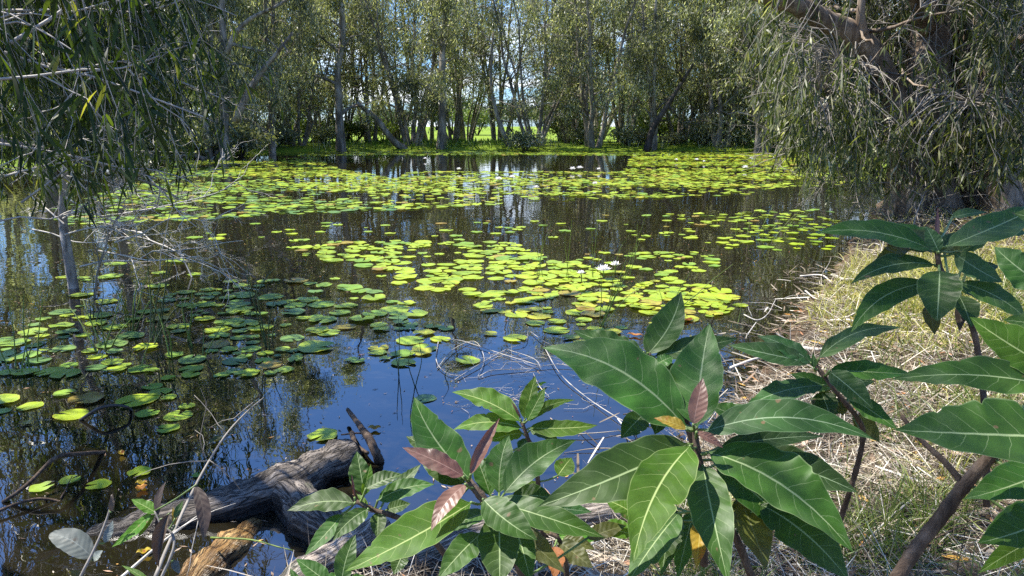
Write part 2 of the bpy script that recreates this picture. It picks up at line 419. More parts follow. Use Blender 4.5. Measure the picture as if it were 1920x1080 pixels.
tag(mb.build('ground', m), 'ground of the pond bank and the field beyond', kind='structure')
bpy.data.objects['ground'].pop('label')

mb = MB()
mb.add([(-60, -6, 0), (60, -6, 0), (60, 70, 0), (-60, 70, 0)], [[[0, 1, 2, 3]]])
m, nt, out = newmat('pond_water')
p = pos_(nt)
h = math_(nt, 'ADD', noise(nt, 1.3, p, 2, .5), math_(nt, 'MULTIPLY', noise(nt, 7, p, 2, .5), .10))
bn = bump(nt, h, .10, .05)
gl = N_(nt, 'BsdfGlossy'); gl.inputs['Roughness'].default_value = .012; nt.links.new(bn, gl.inputs['Normal'])
gl.inputs['Color'].default_value = (1, 1, 1, 1)
tr = N_(nt, 'BsdfTransparent'); tr.inputs['Color'].default_value = (.62, .48, .30, 1)
di = N_(nt, 'BsdfDiffuse'); di.inputs['Color'].default_value = (.030, .025, .012, 1)
mx = N_(nt, 'MixShader'); mx.inputs[0].default_value = .40
nt.links.new(tr.outputs[0], mx.inputs[1]); nt.links.new(di.outputs[0], mx.inputs[2])
fr = N_(nt, 'Fresnel'); fr.inputs['IOR'].default_value = 2.6; nt.links.new(bn, fr.inputs['Normal'])
m2 = N_(nt, 'MixShader'); nt.links.new(fr.outputs[0], m2.inputs[0])
nt.links.new(mx.outputs[0], m2.inputs[1]); nt.links.new(gl.outputs[0], m2.inputs[2])
nt.links.new(m2.outputs[0], out.inputs[0])
tag(mb.build('pond_water', m), kind='structure')

# ------------------------------------------------------------------ trees across the pond
def far_tree(name, label, seed, H, stems, spread, r0, nleaf, leafmat, lowlimb=.22, lean=(0, 0), bark='far_bark', group=None, leafL=(.2, .34), leafW=(.045, .075)):
    r = np.random.default_rng(seed)
    t = thing(name, label, 'tree', (0, 0, 0), group)
    anchors = []; wts = []
    for i in range(stems):
        a = 2 * math.pi * (i + r.random() * .7) / stems
        ln = spread * (.35 + .9 * r.random()) if stems > 1 else spread * r.random()
        h = H * (.78 + .3 * r.random())
        s = np.linspace(0, 1, 10)
        off = np.array([math.cos(a), math.sin(a), 0])
        wobx = np.cumsum(r.normal(size=(10, 3)), 0) * .13; wobx[:, 2] = 0; wobx -= wobx[0]
        pts = off * .28 * (stems > 1) + np.outer(s ** .85, off) * ln + np.outer(s ** 1.1, [lean[0], lean[1], 0]) + np.outer(s, UP) * h + wobx
        pts[0, 2] = -.5
        rr = r0 * (.55 + .6 * r.random()) * (1 - s) ** .75 + .018; rr[0] *= 1.35
        tm = MB(); tube(tm, spl(pts, 3), np.interp(np.linspace(0, 1, 28), s, rr), 7, .06)
        br = tm
        P2 = spl(pts, 6); nl = 13
        for q in np.linspace(lowlimb, .99, nl):
            q = min(.99, q + r.normal() * .02)
            idx = int(q * (len(P2) - 1)); b0 = P2[idx]
            az = r.random() * 2 * math.pi
            out = nrm(np.array([math.cos(az), math.sin(az), 0]) + off * .5 * (stems > 1))
            el = rad(r.uniform(15, 62)); L = H * .23 * (1.18 - q * .62) * r.uniform(.6, 1.15)
            d0 = out * math.cos(el) + UP * math.sin(el)
            ss = np.linspace(0, 1, 6)[:, None]
            lp = b0 + d0 * L * ss - UP * (L * .32 * ss ** 2.2) + np.cumsum(r.normal(size=(6, 3)), 0) * .05 * L * ss
            tube(br, spl(lp, 2), np.linspace(max(.022, rr[min(9, int(q * 9))] * .5), .012, 11), 5)
            for kk in range(5):
                f = r.uniform(.3, 1)
                b1 = lp[0] + (lp[-1] - lp[0]) * f if f < .99 else lp[-1]
                b1 = np.array([np.interp(f, ss[:, 0], lp[:, c]) for c in range(3)])
                d1 = nrm(d0 + r.normal(size=3) * .75); L1 = r.uniform(.5, 1.5)
                tp = b1 + d1 * L1 * np.linspace(0, 1, 4)[:, None] - UP * (L1 * .5 * np.linspace(0, 1, 4)[:, None] ** 2)
                if r.random() < .75: tube(br, tp, np.linspace(.016, .006, 4), 3, cap=False)
                w = r.gamma(1.3)
                for f2 in (.45, .75, 1.0):
                    anchors.append(tp[0] + (tp[-1] - tp[0]) * f2); wts.append(w)
        tm.build('trunk', M[bark], t)
    A = np.array(anchors); W_ = np.array(wts)
    W_ = W_ * np.clip(A[:, 2] / (H * .35), .2, 1) ** 1.2
    pick = r.choice(len(A), nleaf, p=W_ / W_.sum())
    o = r.normal(size=(nleaf, 3)) * np.array([.30, .30, .26]); o[:, 2] -= np.abs(r.normal(size=nleaf)) * .42
    d = r.normal(size=(nleaf, 3)) * .55 + np.array([0, 0, -.85])
    cr = MB(); diamonds(cr, A[pick] + o, d, rvec(nleaf, r), r.uniform(*leafL, nleaf), r.uniform(*leafW, nleaf))
    cr.build('crown', M[leafmat], t)
    return t

FT = 'paperbark trees across the pond'
protos = [
    far_tree('paperbark_tree', '-', 1, 14.5, 6, 4.3, .17, 15000, 'far_leaf', .17),
    far_tree('paperbark_tree', '-', 2, 15.5, 4, 3.6, .19, 13800, 'far_leaf', .17),
    far_tree('paperbark_tree', '-', 3, 14.0, 2, 1.5, .24, 13500, 'far_leaf', .12),
    far_tree('paperbark_tree', '-', 4, 15.0, 1, 1.6, .32, 11500, 'far_leaf', .16),
    far_tree('paperbark_tree', '-', 5, 14.0, 7, 4.6, .14, 16000, 'far_leaf', .16),
    far_tree('paperbark_tree', '-', 6, 13.0, 3, 2.2, .20, 20500, 'far_leaf', .04),
]
protos.append(far_tree('paperbark_tree', '-', 7, 15.5, 5, 2.6, .13, 11000, 'far_leaf', .3))
protos.append(far_tree('paperbark_tree', '-', 8, 15.0, 8, 3.4, .10, 12000, 'far_leaf', .26))
used_proto = set()
def put_tree(k, px, Yd, rz, s, label, zoff=0, sz=1.0):
    x = (px - 960) / F / 1.017 * Yd
    z = max(float(gz(x, Yd)), -.25) - .05 + zoff
    loc = (x, Yd, z); scl = (s, s, s * sz)
    if k not in used_proto:
        o = protos[k]; used_proto.add(k)
        o.location = loc; o.rotation_euler = (0, 0, rz); o.scale = scl; o['label'] = label; o['group'] = FT
    else:
        o = dup(protos[k], loc, rz, scl, label, FT)
    return o
front = [
    (2, 505, 46, .3, .95, 'paperbark with two pale trunks standing at the water edge left of the leaning fork'),
    (3, 640, 52, 1.1, 1.0, 'tall single trunked paperbark just left of the arching low branch'),
    (0, 775, 56, .5, 1.0, 'wide paperbark clump of six trunks just left of the grassy gap'),
    (3, 826, 54, 2.4, 1.03, 'straight dark trunked paperbark at the left edge of the grassy gap'),
    (4, 1003, 56, .2, 1.02, 'many stemmed fan shaped paperbark right of the grassy gap'),
    (1, 1112, 55, 2.2, 1.0, 'paperbark of four crooked trunks right of the fan shaped clump'),
    (2, 1228, 54, 4.1, 1.0, 'paperbark with a dark trunk slanting up to the right, beside sunlit shrubs'),
    (5, 1350, 54, 1.3, 1.05, 'thickly leaved paperbark on the far right shore by the bright lily pads'),
    (1, 1425, 50, 3.7, 1.0, 'paperbark half hidden behind the hanging boughs of the big bank tree'),
    (5, 405, 40, .9, 1.0, 'dense low paperbark hanging down to the water on the left far shore'),
    (4, 560, 54, 2.9, .92, 'slim many stemmed paperbark between the two pale trunked trees'),
    (3, 215, 37, .7, .9, 'thick dark trunk on the left shore seen through the near hanging leaves'),
    (5, 300, 43, 2.8, 1.05, 'bushy paperbark behind the hanging leaves, left shore'),
    (2, 90, 35, 5.2, .95, 'paperbark on the left shore behind the white twigs'),
    (0, 1530, 47, 4.4, .95, 'paperbark clump behind the big bank tree, its foot in the lily pads'),
]
for k, px, Yd, rz, s, lb in front: put_tree(k, px, Yd, rz, s, lb, sz=1.38 if px < 540 else 1.0)
rear = [(6, 697, 61, 2.0, 1.02), (7, 875, 70, 5.0, 1.1), (7, 645, 62, 3.6, 1.0), (6, 850, 62, 4.4, 1.0), (7, 745, 66, 1.0, 1.05), (6, 805, 68, 3.0, 1.06), (6, 935, 64, .6, 1.05), (7, 600, 60, .6, 1.0), (7, 1070, 60, 2.2, 1.02), (6, 1175, 60, 3.3, 1.0), (7, 1275, 59, 4.1, 1.0), (6, 1320, 58, 2.2, 1.0), (7, 1390, 57, 5.1, 1.0), (7, 540, 56, 1.7, .95), (6, 450, 50, 3.9, .95), (0, 460, 58, 1.9, 1), (5, 345, 55, 3.3, 1.05), (5, 1060, 66, 2.6, 1.08), (3, 1165, 66, .4, 1.05),
        (4, 1290, 64, 3.1, 1.05), (0, 1395, 62, 2.3, 1.08), (5, 1480, 58, 4.9, 1.08), (1, 1640, 52, 1.0, 1.0), (2, 250, 52, 1.4, 1.1),
        (0, 150, 48, .1, 1.05), (5, 20, 42, 2.0, 1.05), (2, 1760, 50, 2.9, 1.05), (5, 1860, 44, 4.0, 1), (1, 530, 70, 1.1, 1.1), (5, 1215, 72, 1.9, 1.1),
        (0, 1120, 78, 5.4, 1.1), (2, 420, 66, 4.0, 1.12)]
for k, px, Yd, rz, s in rear: put_tree(k, px, Yd, rz, s, 'paperbark standing in the second row behind the shoreline trees', sz=1.25 if px < 540 else 1.0)

# limbs that lean out over the water
def limb(name, label, pts, r, cat, mat='far_bark', n=7, twigs=0, seed=0, group=None):
    mb = MB(); pts = spl(pts, 4); tube(mb, pts, np.linspace(r[0], r[1], len(pts)), n, .08)
    rr = np.random.default_rng(seed)
    for k in range(twigs):
        i = rr.integers(len(pts) // 3, len(pts)); b = pts[i]
        d = nrm(pts[min(i + 1, len(pts) - 1)] - pts[max(i - 1, 0)] + rr.normal(size=3) * .9); L = np.linalg.norm(pts[-1] - pts[0]) * rr.uniform(.12, .3)
        tp = b + d * L * np.linspace(0, 1, 5)[:, None] + np.cumsum(rr.normal(size=(5, 3)), 0) * L * .05
        tube(mb, tp, np.linspace(r[1] * .9, r[1] * .3, 5), 4)
    o = mb.build(name, M[mat], origin=pts[0])
    return tag(o, label, cat, group)
limb('leaning_trunk', 'bent bare trunk arching low over the water left of the six trunked clump', [R(762, 282, 54.5), R(735, 262, 54), R(705, 222, 53), R(683, 205, 52.5), R(670, 192, 52)], (.30, .12), 'tree trunk', twigs=4, seed=3)
limb('leaning_trunk', 'pale forked limb rising diagonally to the right out of the dark left foliage', [R(440, 228, 38), R(465, 175, 38), R(490, 135, 38), R(515, 105, 38), R(548, 62, 38)], (.20, .07), 'tree trunk', 'paperbark', twigs=7, seed=5)
limb('leaning_trunk', 'grey limb slanting up right at the top of the dense left foliage', [R(425, 100, 38), R(440, 65, 38), R(470, 35, 38), R(525, 8, 38), R(560, -20, 38)], (.14, .06), 'tree trunk', 'far_bark', twigs=5, seed=6)
limb('leaning_trunk', 'dark trunk slanting steeply right above the far right shore', [R(1212, 284, 52), R(1225, 240, 52), R(1250, 200, 52), R(1272, 165, 52), R(1300, 120, 52)], (.26, .08), 'tree trunk', 'dark_bark', twigs=5, seed=8)
limb('leaning_trunk', 'pale stem leaning right from the left foot of the fan shaped clump', [R(957, 282, 55), R(940, 240, 55), R(928, 200, 55), R(920, 150, 55), R(925, 60, 55)], (.22, .08), 'tree trunk', 'far_bark', twigs=5, seed=9)

# far rounded trees and lit shrubs behind
def bush(name, label, cat, seed, size, nleaf, mat, trunk_h=.0, group=None, L=.5):
    r = np.random.default_rng(seed); t = thing(name, label, cat, (0, 0, 0), group)
    st = MB()
    for k in range(5):
        a = r.random() * 6.28; e = np.array([math.cos(a) * size[0] * .35, math.sin(a) * size[0] * .35, trunk_h + size[1] * r.uniform(.4, .8)])
        tube(st, spl([(0, 0, -.2), e * .5 + UP * trunk_h * .3, e], 3), np.linspace(.05 * size[1] * .5 + .02, .015, 7), 5)
    st.build('trunk' if trunk_h else 'stem', M['dark_bark'], t)
    nb = 26; cc = r.normal(size=(nb, 3)); cc = nrm(cc) * r.uniform(.35, 1, (nb, 1)) * np.array([size[0], size[0], size[1] * .5]) * .5
    cc[:, 2] += trunk_h + size[1] * .5
    q = r.integers(nb, size=nleaf); o = r.normal(size=(nleaf, 3)) * np.array([.15 * size[0]] * 2 + [.10 * size[1]])
    pp = cc[q] + o; pp[:, 2] = np.maximum(pp[:, 2], .05)
    cr = MB(); diamonds(cr, pp, r.normal(size=(nleaf, 3)) + [0, 0, .1], rvec(nleaf, r), r.uniform(.6, 1.2, nleaf) * L, r.uniform(.3, .5, nleaf) * L)
    cr.build('crown' if trunk_h else 'foliage', M[mat], t)
    return t
rt = bush('round_tree', '-', 'tree', 21, (13, 10), 5200, 'dark_leaf', 1.6, None, .8)
rt2 = bush('round_tree', '-', 'tree', 22, (15, 9), 5200, 'far_leaf_green', 1.8, None, .8)
far_round = [(848, 118, .62, rt, 'dark rounded tree standing on the sunny grass in the gap'), (895, 108, .42, rt2, 'small green tree in the grassy gap beside the dark rounded tree'),
             (760, 170, .5, rt, None), (960, 170, .7, rt, None), (690, 180, .5, rt2, None), (1080, 160, .9, rt, None), (1200, 150, .9, rt2, None), (1330, 150, 1.2, rt, None),
             (560, 150, .8, rt, None), (430, 140, 1.2, rt2, None), (300, 130, 1.3, rt, None), (120, 120, 1.3, rt, None), (1480, 150, 1.3, rt, None), (1650, 140, 1.4, rt, None),
             (1850, 130, 1.4, rt2, None), (820, 240, .7, rt, None), (900, 260, .8, rt, None), (730, 250, .7, rt, None), (1010, 250, .8, rt, None), (-60, 110, 1.3, rt, None)]
seen = set()
for i, (px, Yd, s, pr, lb) in enumerate(far_round):
    x = (px - 960) / F / 1.017 * Yd
    lb = lb or ('dark rounded tree in the distant tree line beyond the field' if pr is rt else 'fresh green tree in the distant tree line beyond the field')
    g = 'distant trees beyond the field'
    if pr.name in seen: dup(pr, (x, Yd, .3), i * 1.7, (s,) * 3, lb, g)
    else:
        seen.add(pr.name); pr.location = (x, Yd, .3); pr.scale = (s,) * 3; tag(pr, lb, None, g)
bs = bush('shrub', '-', 'shrub', 31, (5.0, 3.0), 2600, 'far_leaf_green', 0, None, .34)
bs2 = bush('shrub', '-', 'shrub', 32, (3.6, 2.2), 2200, 'far_leaf', 0, None, .30)
shr = [(665, 62, .8, bs, 'sunlit yellow-green shrub left of the arching low trunk'), (722, 66, .8, bs, 'sunlit yellow-green shrub behind the arching low trunk'), (1070, 66, .9, bs, 'sunlit shrub seen between the stems of the fan shaped clump'),
       (1240, 63, 1.0, bs, 'bright shrub behind the slanting dark trunk'), (1300, 64, .8, bs, 'bright shrub on the far shore right of the slanting dark trunk'), (985, 52.8, .75, bs2, 'grey-green bush drooping to the water at the foot of the fan shaped clump'),
       (450, 44, 1.0, bs2, 'dark bush on the left far shore under the dense foliage'), (370, 40, .9, bs2, 'dark bush at the waterline left of the two pale trunks'), (1395, 60, 1.0, bs, 'pale green shrub on the far right shore behind the thick paperbark'),
       (580, 62, .9, bs, 'yellow-green shrub lit by the sun between the left trunks'), (90, 40, 1.0, bs, 'yellow-green shrub behind the white twigs on the left'), (330, 52, 1.0, bs, 'lit shrub behind the dense left foliage'), (1175, 56.5, .7, bs2, 'grey-green bush under the crooked trunks')]
for px, Yd, q in [(520, 52, .8), (610, 57, .7), (1090, 58, .6), (1200, 57, .55), (1260, 56.5, .5), (1320, 56, .6), (1370, 55, .7), (1450, 53, 1.1), (1500, 50, 1.1), (1560, 48, 1.1), (480, 50, 1.0), (420, 46, 1.1), (350, 44, 1.1), (290, 41, 1.1), (180, 39, 1.1), (40, 37, 1.1), (-40, 35, 1.1), (1620, 46, 1.2)]:
    shr.append((px, Yd, q, bs2, 'dull grey-green bush in the undergrowth at the foot of the far trees'))
seen = set()
for i, (px, Yd, s, pr, lb) in enumerate(shr):
    x = (px - 960) / F / 1.017 * Yd; z = max(0.0, float(gz(x, Yd)))
    if pr.name in seen: dup(pr, (x, Yd, z), i * 2.1, (s,) * 3, lb, 'shrubs on the far shore')
    else:
        seen.add(pr.name); pr.location = (x, Yd, z); pr.scale = (s,) * 3; tag(pr, lb, None, 'shrubs on the far shore')

# grass on the far bank
n = 16000
gx = rng.uniform(-24, 26, n); gy = rng.uniform(40, 70, n); s = pond_sd(gx, gy)
k = (s > -.2) & (s < 9) & ((np.abs(gx + 6) < 7.5) | (rng.random(n) < .22)); gx, gy = gx[k], gy[k]; n = len(gx)
mb = MB(); blades(mb, np.stack([gx, gy, gz(gx, gy)], 1), rng.normal(size=(n, 3)) * .35 + UP, rvec(n), rng.uniform(.3, .75, n), rng.uniform(.04, .07, n), .25)
tag(mb.build('far_grass', M['far_grass']), 'strip of green grass along the far shore', 'grass', kind='stuff')

# ------------------------------------------------------------------ the two near trees
def strand_leaves(mbl, mbt, start, drop, outd, r, L=(.10, .16), W=(.014, .02), step=.045, curl=.5, tw=.0035):
    n = 7; s = np.linspace(0, 1, n)
    hor = nrm(outd * np.array([1, 1, 0])) * drop * r.uniform(.12, .6)
    pts = start + np.outer(np.sin(s * 1.5), hor) - np.outer(s ** 1.25, UP) * drop + np.cumsum(r.normal(size=(n, 3)), 0) * .045 * s[:, None]
    tube(mbt, pts, np.linspace(tw * 1.4, tw * .5, n), 3, cap=False)
    m = max(4, int(drop / step))
    f = np.sort(r.uniform(.12, 1, m))
    b = np.stack([np.interp(f, s, pts[:, c]) for c in range(3)], 1)
    d = r.normal(size=(m, 3)) * np.array([.5, .5, .35]) + np.array([0, 0, -.75])
    blades(mbl, b, d, rvec(m, r), r.uniform(*L, m), r.uniform(*W, m), r.uniform(.0, curl, m), np.array([.2, .95, .85, .05]))

def bare_twig(mb, b, d, L, r0, depth, r, kink=.22):
    n = 5; s = np.linspace(0, 1, n)
    pts = b + np.outer(s, nrm(d)) * L + np.cumsum(r.normal(size=(n, 3)), 0) * L * kink * .35 * s[:, None]
    tube(mb, spl(pts, 2), np.linspace(r0, r0 * .45, 2 * (n - 1) + 1), 5 if r0 > .006 else 4, cap=False)
    if depth > 0:
        for k in range(r.integers(2, 5)):
            f = r.uniform(.25, 1); q = np.array([np.interp(f, s, pts[:, c]) for c in range(3)])
            bare_twig(mb, q, nrm(nrm(d) + r.normal(size=3) * .75), L * r.uniform(.35, .6), r0 * .6, depth - 1, r, kink)

SUNNY = [(Q(1240, 950, 1.08), .22), (Q(750, 1005, 1.1), .22), (Q(985, 775, 1.55), .36), (P(610, 860, .1), .38), (P(430, 950, .05), .24), (P(410, 1040, 0), .22), (P(600, 650, 0), .4), (P(260, 750, 0), .35), (P(80, 680, 0), .4), (P(1900, 650, .9), .2)]  # strands up-sun of these points are left out, leaving sun gaps
def near_tree(name, label, trunks, limbs, strands, leafmat, barkmat, seed, twig_starts=(), tw=.004, L=(.10, .16), W=(.014, .02), step=.045, twm='twig'):
    r = np.random.default_rng(seed)
    t = thing(name, label, 'tree', tuple(trunks[0][0][0]))
    net = []
    for pts, r0, r1 in trunks:
        p = spl(pts, 6); mb = MB(); rr = np.linspace(r0, r1, len(p)) * (1 + .07 * np.sin(np.linspace(0, 17, len(p)))); rr[:5] *= np.array([1.7, 1.42, 1.22, 1.1, 1.04])
        tube(mb, p, rr, 16, .05); mb.build('trunk', M[barkmat], t)
    for pts, r0, r1 in limbs:
        p = spl(pts, 6); mb = MB(); tube(mb, p, np.linspace(r0, r1, len(p)) * (1 + .09 * np.sin(np.linspace(0, 23, len(p)))), 10, .06)
        for k in range(4):
            i = r.integers(2, len(p)); d = nrm(p[i] - p[i - 1] + r.normal(size=3) * .7)
            q = p[i] + d * r.uniform(.6, 1.6) * np.linspace(0, 1, 6)[:, None] + np.cumsum(r.normal(size=(6, 3)), 0) * .05
            tube(mb, q, np.linspace(r1 * .8, r1 * .3, 6), 5); net.append(q)
        mb.build('branch', M[barkmat], t); net.append(p)
    net = np.concatenate(net)
    ml, mt = MB(), MB()
    for st, dr in strands:
        if any(min(np.linalg.norm(np.cross(st - UP * dr * q - tp, SUN)) for q in (0, .4, .8)) < tr for tp, tr in SUNNY): continue
        dist = np.linalg.norm(net - st, axis=1); i = int(dist.argmin()); b = net[i]
        out = st - b; Ld = np.linalg.norm(out)
        if Ld > .15:
            mid = (b + st) / 2 + UP * min(.5, Ld * .18) + r.normal(size=3) * Ld * .07
            tube(mt, spl([b, mid, st], 3), np.linspace(min(.022, .004 + Ld * .006), tw * 1.3, 7), 4, cap=False)
        strand_leaves(ml, mt, st, dr, out + r.normal(size=3) * .6 * max(Ld, .3), r, L, W, step, .5, tw)
    for b, d, Lt, r0 in twig_starts: bare_twig(mt, b, d, Lt, r0, 3, r)
    mt.build('twigs', M[twm], t); ml.build('crown', M[leafmat], t)
    return t

# left tree: trunk outside the frame, boughs over the water; added unseen bough shades the bank
r = np.random.default_rng(77)
S = []
for k in range(85):
    px = r.uniform(-130, 235); pyb = r.uniform(120, 335) if px > 60 else r.uniform(150, 470)
    S.append((Q(px, pyb, r.uniform(2.7, 4.6)), r.uniform(.6, 1.4)))
for k in range(450):
    px = r.uniform(-100, 318) ** 1.0; top = np.interp(px, [0, 200, 320], [380, 335, 300])
    pyb = top - abs(r.normal()) * 150
    S.append((Q(px, pyb, r.uniform(4.2, 8.5)), r.uniform(.8, 1.8)))
S = [(b + UP * d, d) for b, d in S]
for k in range(760):
    st = np.array([r.uniform(-8, -1.4), r.uniform(4.5, 10.5), r.uniform(3.6, 8.3)]) if k < 430 else np.array([r.uniform(-6.5, -2.3), r.uniform(7.5, 11.5), r.uniform(4.4, 8.5)]); dr = r.uniform(.8, 1.8)
    lim = 1.75 + st[1] * .165
    if st[0] / st[1] > -.46 and st[2] - dr < lim + .2: st[2] = lim + dr + r.uniform(.2, 2.2)
    sh = st - SUN * (st[2] / SUN[2])
    if sh[0] > -2.2 and sh[1] > 6.9: continue
    S.append((st, dr))
SH = []
for k in range(105):                      # unseen bough strands, added up-sun to shade the foreground shrubs
    c = np.array([.72, 1.25, 1.2]) + SUN * r.uniform(4.6, 6.0); e1 = nrm(np.cross(SUN, UP)); e2 = np.cross(e1, SUN)
    q = r.uniform(-1, 1, 2); st = c + e1 * q[0] * 1.25 + e2 * q[1] * 1.0 + UP * .6
    SH.append((st, r.uniform(.6, 1.1)))
for k in range(170):  # more unseen strands, added to shade the lower right bank
    st = np.array([r.uniform(.9, 2.6), r.uniform(.9, 2.3), .4]) + SUN * r.uniform(6.2, 7.6)
    SH.append((st, r.uniform(.6, 1.2)))
tr0 = np.array([-5.6, 5.2, -.6])
trunks = [([tr0, tr0 + [.2, .1, 1.6], tr0 + [.1, .4, 3.4], tr0 + [.6, .5, 5.6], tr0 + [.9, 1.0, 8.0]], .34, .12)]
limbs = [([tr0 + [.1, .3, 3.0], (-4.2, 5.6, 4.0), (-3.0, 6.4, 4.7), (-1.8, 7.4, 5.3)], .13, .03),
         ([tr0 + [.1, .3, 2.4], (-4.4, 4.6, 2.9), (-3.2, 4.2, 3.3), (-2.0, 4.1, 3.5)], .11, .025),
         ([tr0 + [.4, .4, 4.6], (-4.6, 4.3, 5.6), (-3.4, 3.6, 6.4), (-2.2, 3.0, 7.0), (-.9, 2.6, 7.1), (.2, 2.2, 7.0)], .15, .04),  # limb led out to carry the added shading strands
         ([tr0 + [.5, .5, 5.0], (-4.8, 7.0, 6.2), (-3.8, 8.6, 7.2), (-2.6, 9.8, 7.6)], .12, .03),
         ([tr0 + [.1, .3, 3.2], (-6.2, 7.0, 4.4), (-5.8, 8.6, 5.4)], .11, .03),
         ([tr0 + [.15, .2, 2.0], (-4.9, 4.0, 2.5), (-3.4, 3.0, 2.9), (-2.3, 2.6, 2.9)], .08, .02)]
TW = [(Q(-40, 20, 4.5), (1, .1, .1), 1.3, .012), (Q(20, 80, 4.0), (.9, .2, .75), .9, .011), (Q(0, 95, 4.2), (1, .3, -.25), 1.0, .01), (Q(60, 130, 5.5), (1, .2, .25), 1.2, .011),
      (Q(-30, 265, 4.6), (1, .2, -.2), 1.1, .010), (Q(130, 60, 5.0), (.7, .2, .5), 1.0, .009), (Q(10, 330, 4.8), (1, .1, .15), .9, .008), (Q(60, 250, 6.5), (1, .2, .5), 1.5, .012),
      (Q(-20, 150, 3.6), (1, .2, .3), .9, .008), (Q(100, 20, 5), (.8, .1, -.4), 1.0, .008), (Q(150, 180, 5.5), (.8, .2, .4), .9, .008), (Q(40, 380, 5), (.8, .2, .5), .9, .008), (Q(-20, 420, 4.5), (1, .1, .2), .7, .007), (Q(80, 300, 6), (1, .3, .1), 1.3, .009), (Q(200, 130, 6), (.5, .2, .8), .8, .008)]
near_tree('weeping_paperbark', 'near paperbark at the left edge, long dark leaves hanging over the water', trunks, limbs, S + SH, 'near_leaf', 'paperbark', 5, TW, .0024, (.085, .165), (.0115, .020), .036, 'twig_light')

# right tree on the bank
r = np.random.default_rng(78)
T = [([R(1745, 395, 13.6), R(1738, 300, 13.6), R(1736, 200, 13.6), R(1742, 90, 13.7), R(1756, -60, 13.8), R(1775, -250, 14)], .42, .30),
     ([R(1700, 392, 13.2), R(1692, 290, 13.2), R(1675, 190, 13.1), R(1648, 125, 13.0), R(1600, 68, 12.8), R(1545, 38, 12.6), R(1490, 8, 12.4), R(1420, -18, 12.1), R(1330, -50, 11.8)], .27, .13),
     ([R(1805, 395, 14.0), R(1812, 240, 14.0), R(1826, 90, 14.0), R(1842, -90, 14.1), R(1850, -230, 14.1)], .30, .20),
     ([R(1885, 390, 13.0), R(1872, 280, 13.0), R(1868, 150, 13.0), R(1850, 20, 13.1), R(1862, -140, 13.1)], .27, .18)]
for tt in T: tt[0][0] = np.array([tt[0][0][0], tt[0][0][1], float(gz(tt[0][0][0], tt[0][0][1])) - .2])
Lm = [([R(1650, 130, 13), R(1628, 90, 12.8), R(1614, 40, 12.6), R(1620, -40, 12.6)], .12, .05),
      ([R(1690, 190, 13.1), R(1640, 170, 12.7), R(1590, 168, 12.2), R(1540, 178, 11.8)], .08, .02),
      ([R(1688, 165, 13.1), R(1650, 140, 12.4), R(1600, 120, 11.8)], .10, .03),
      ([R(1742, 60, 13.6), R(1700, -40, 12.6), R(1620, -110, 11.8), R(1540, -150, 11.4)], .16, .05),
      ([R(1830, 30, 14), R(1880, -60, 12.8), R(1930, -110, 12)], .15, .05),
      ([R(1865, 130, 13), R(1900, 80, 12), R(1960, 60, 11)], .10, .03),
      ([R(1775, -250, 14), R(1700, -330, 13), R(1600, -360, 12.5)], .2, .06),
      ([R(1775, -250, 14), R(1850, -360, 14), R(1950, -400, 13)], .2, .06),
      ([R(1756, -60, 13.8), R(1720, -180, 15.5), R(1640, -260, 16.5)], .14, .05)]
S = []
for k in range(2150):
    px = r.uniform(1445, 1995)
    mxb = np.interp(px, [1445, 1490, 1520, 1570, 1620, 1660, 1720, 1800, 1920], [110, 320, 345, 352, 350, 368, 368, 355, 345])
    mnb = np.interp(px, [1445, 1560, 1650, 1920], [-40, -20, -40, -60])
    pyb = mxb - (mxb - mnb) * r.random() ** 1.35
    Yd = r.uniform(10.6, 16)
    if 1685 < px < 1790 and r.random() < .4: Yd = r.uniform(13.9, 16)
    dr = r.uniform(.35, 1.25)
    if 1695 < px < 1790 and pyb < 260 and r.random() < .7: Yd = r.uniform(14, 16)
    if 1430 < px < 1700 and pyb - dr * 105 < np.interp(px, [1430, 1540, 1600, 1650, 1700], [20, 75, 110, 165, 230]) and r.random() < .85: Yd = r.uniform(13.6, 16.5)
    S.append((R(px, pyb, Yd) + UP * dr, dr))
for k in range(620):
    S.append((np.array([r.uniform(4.2, 12.5), r.uniform(10.5, 17), r.uniform(5.2, 9.8)]), r.uniform(.9, 2.0)))
TW = []
for (px, py, dx, dz, L) in [(1690, 190, -1, -.25, 2.2), (1640, 240, -1, -.35, 1.9), (1600, 175, -1, -.1, 1.4), (1560, 215, -.9, -.5, 1.6), (1700, 250, -.9, -.6, 1.8), (1740, 60, -.8, .2, 1.4), (1760, 110, .8, .5, 1.5),
                            (1800, 60, .7, .3, 1.5), (1850, 200, .8, .2, 1.6), (1800, 330, .9, .25, 1.6), (1720, 350, .8, .2, 1.6), (1850, 350, .6, .4, 1.5), (1690, 345, -.8, .1, 1.4), (1640, 320, -1, -.1, 1.2),
                            (1600, 60, -1, -.5, 1.5), (1900, 260, .4, .5, 1.2), (1770, 190, .8, -.1, 1.2), (1735, 100, -.7, -.3, 1.2), (1830, 130, -.5, .4, 1.2), (1640, 150, -.8, .5, 1.1)]:
    TW.append((R(px, py, r.uniform(11.8, 13)), (dx, r.uniform(-.4, .3), dz), L, .013))
near_tree('paperbark_bank_tree', 'huge many trunked paperbark on the right bank, its leaves trailing to the water', T, Lm, S, 'right_leaf', 'paperbark_warm', 6, TW, .0042, (.13, .21), (.022, .034), .055)

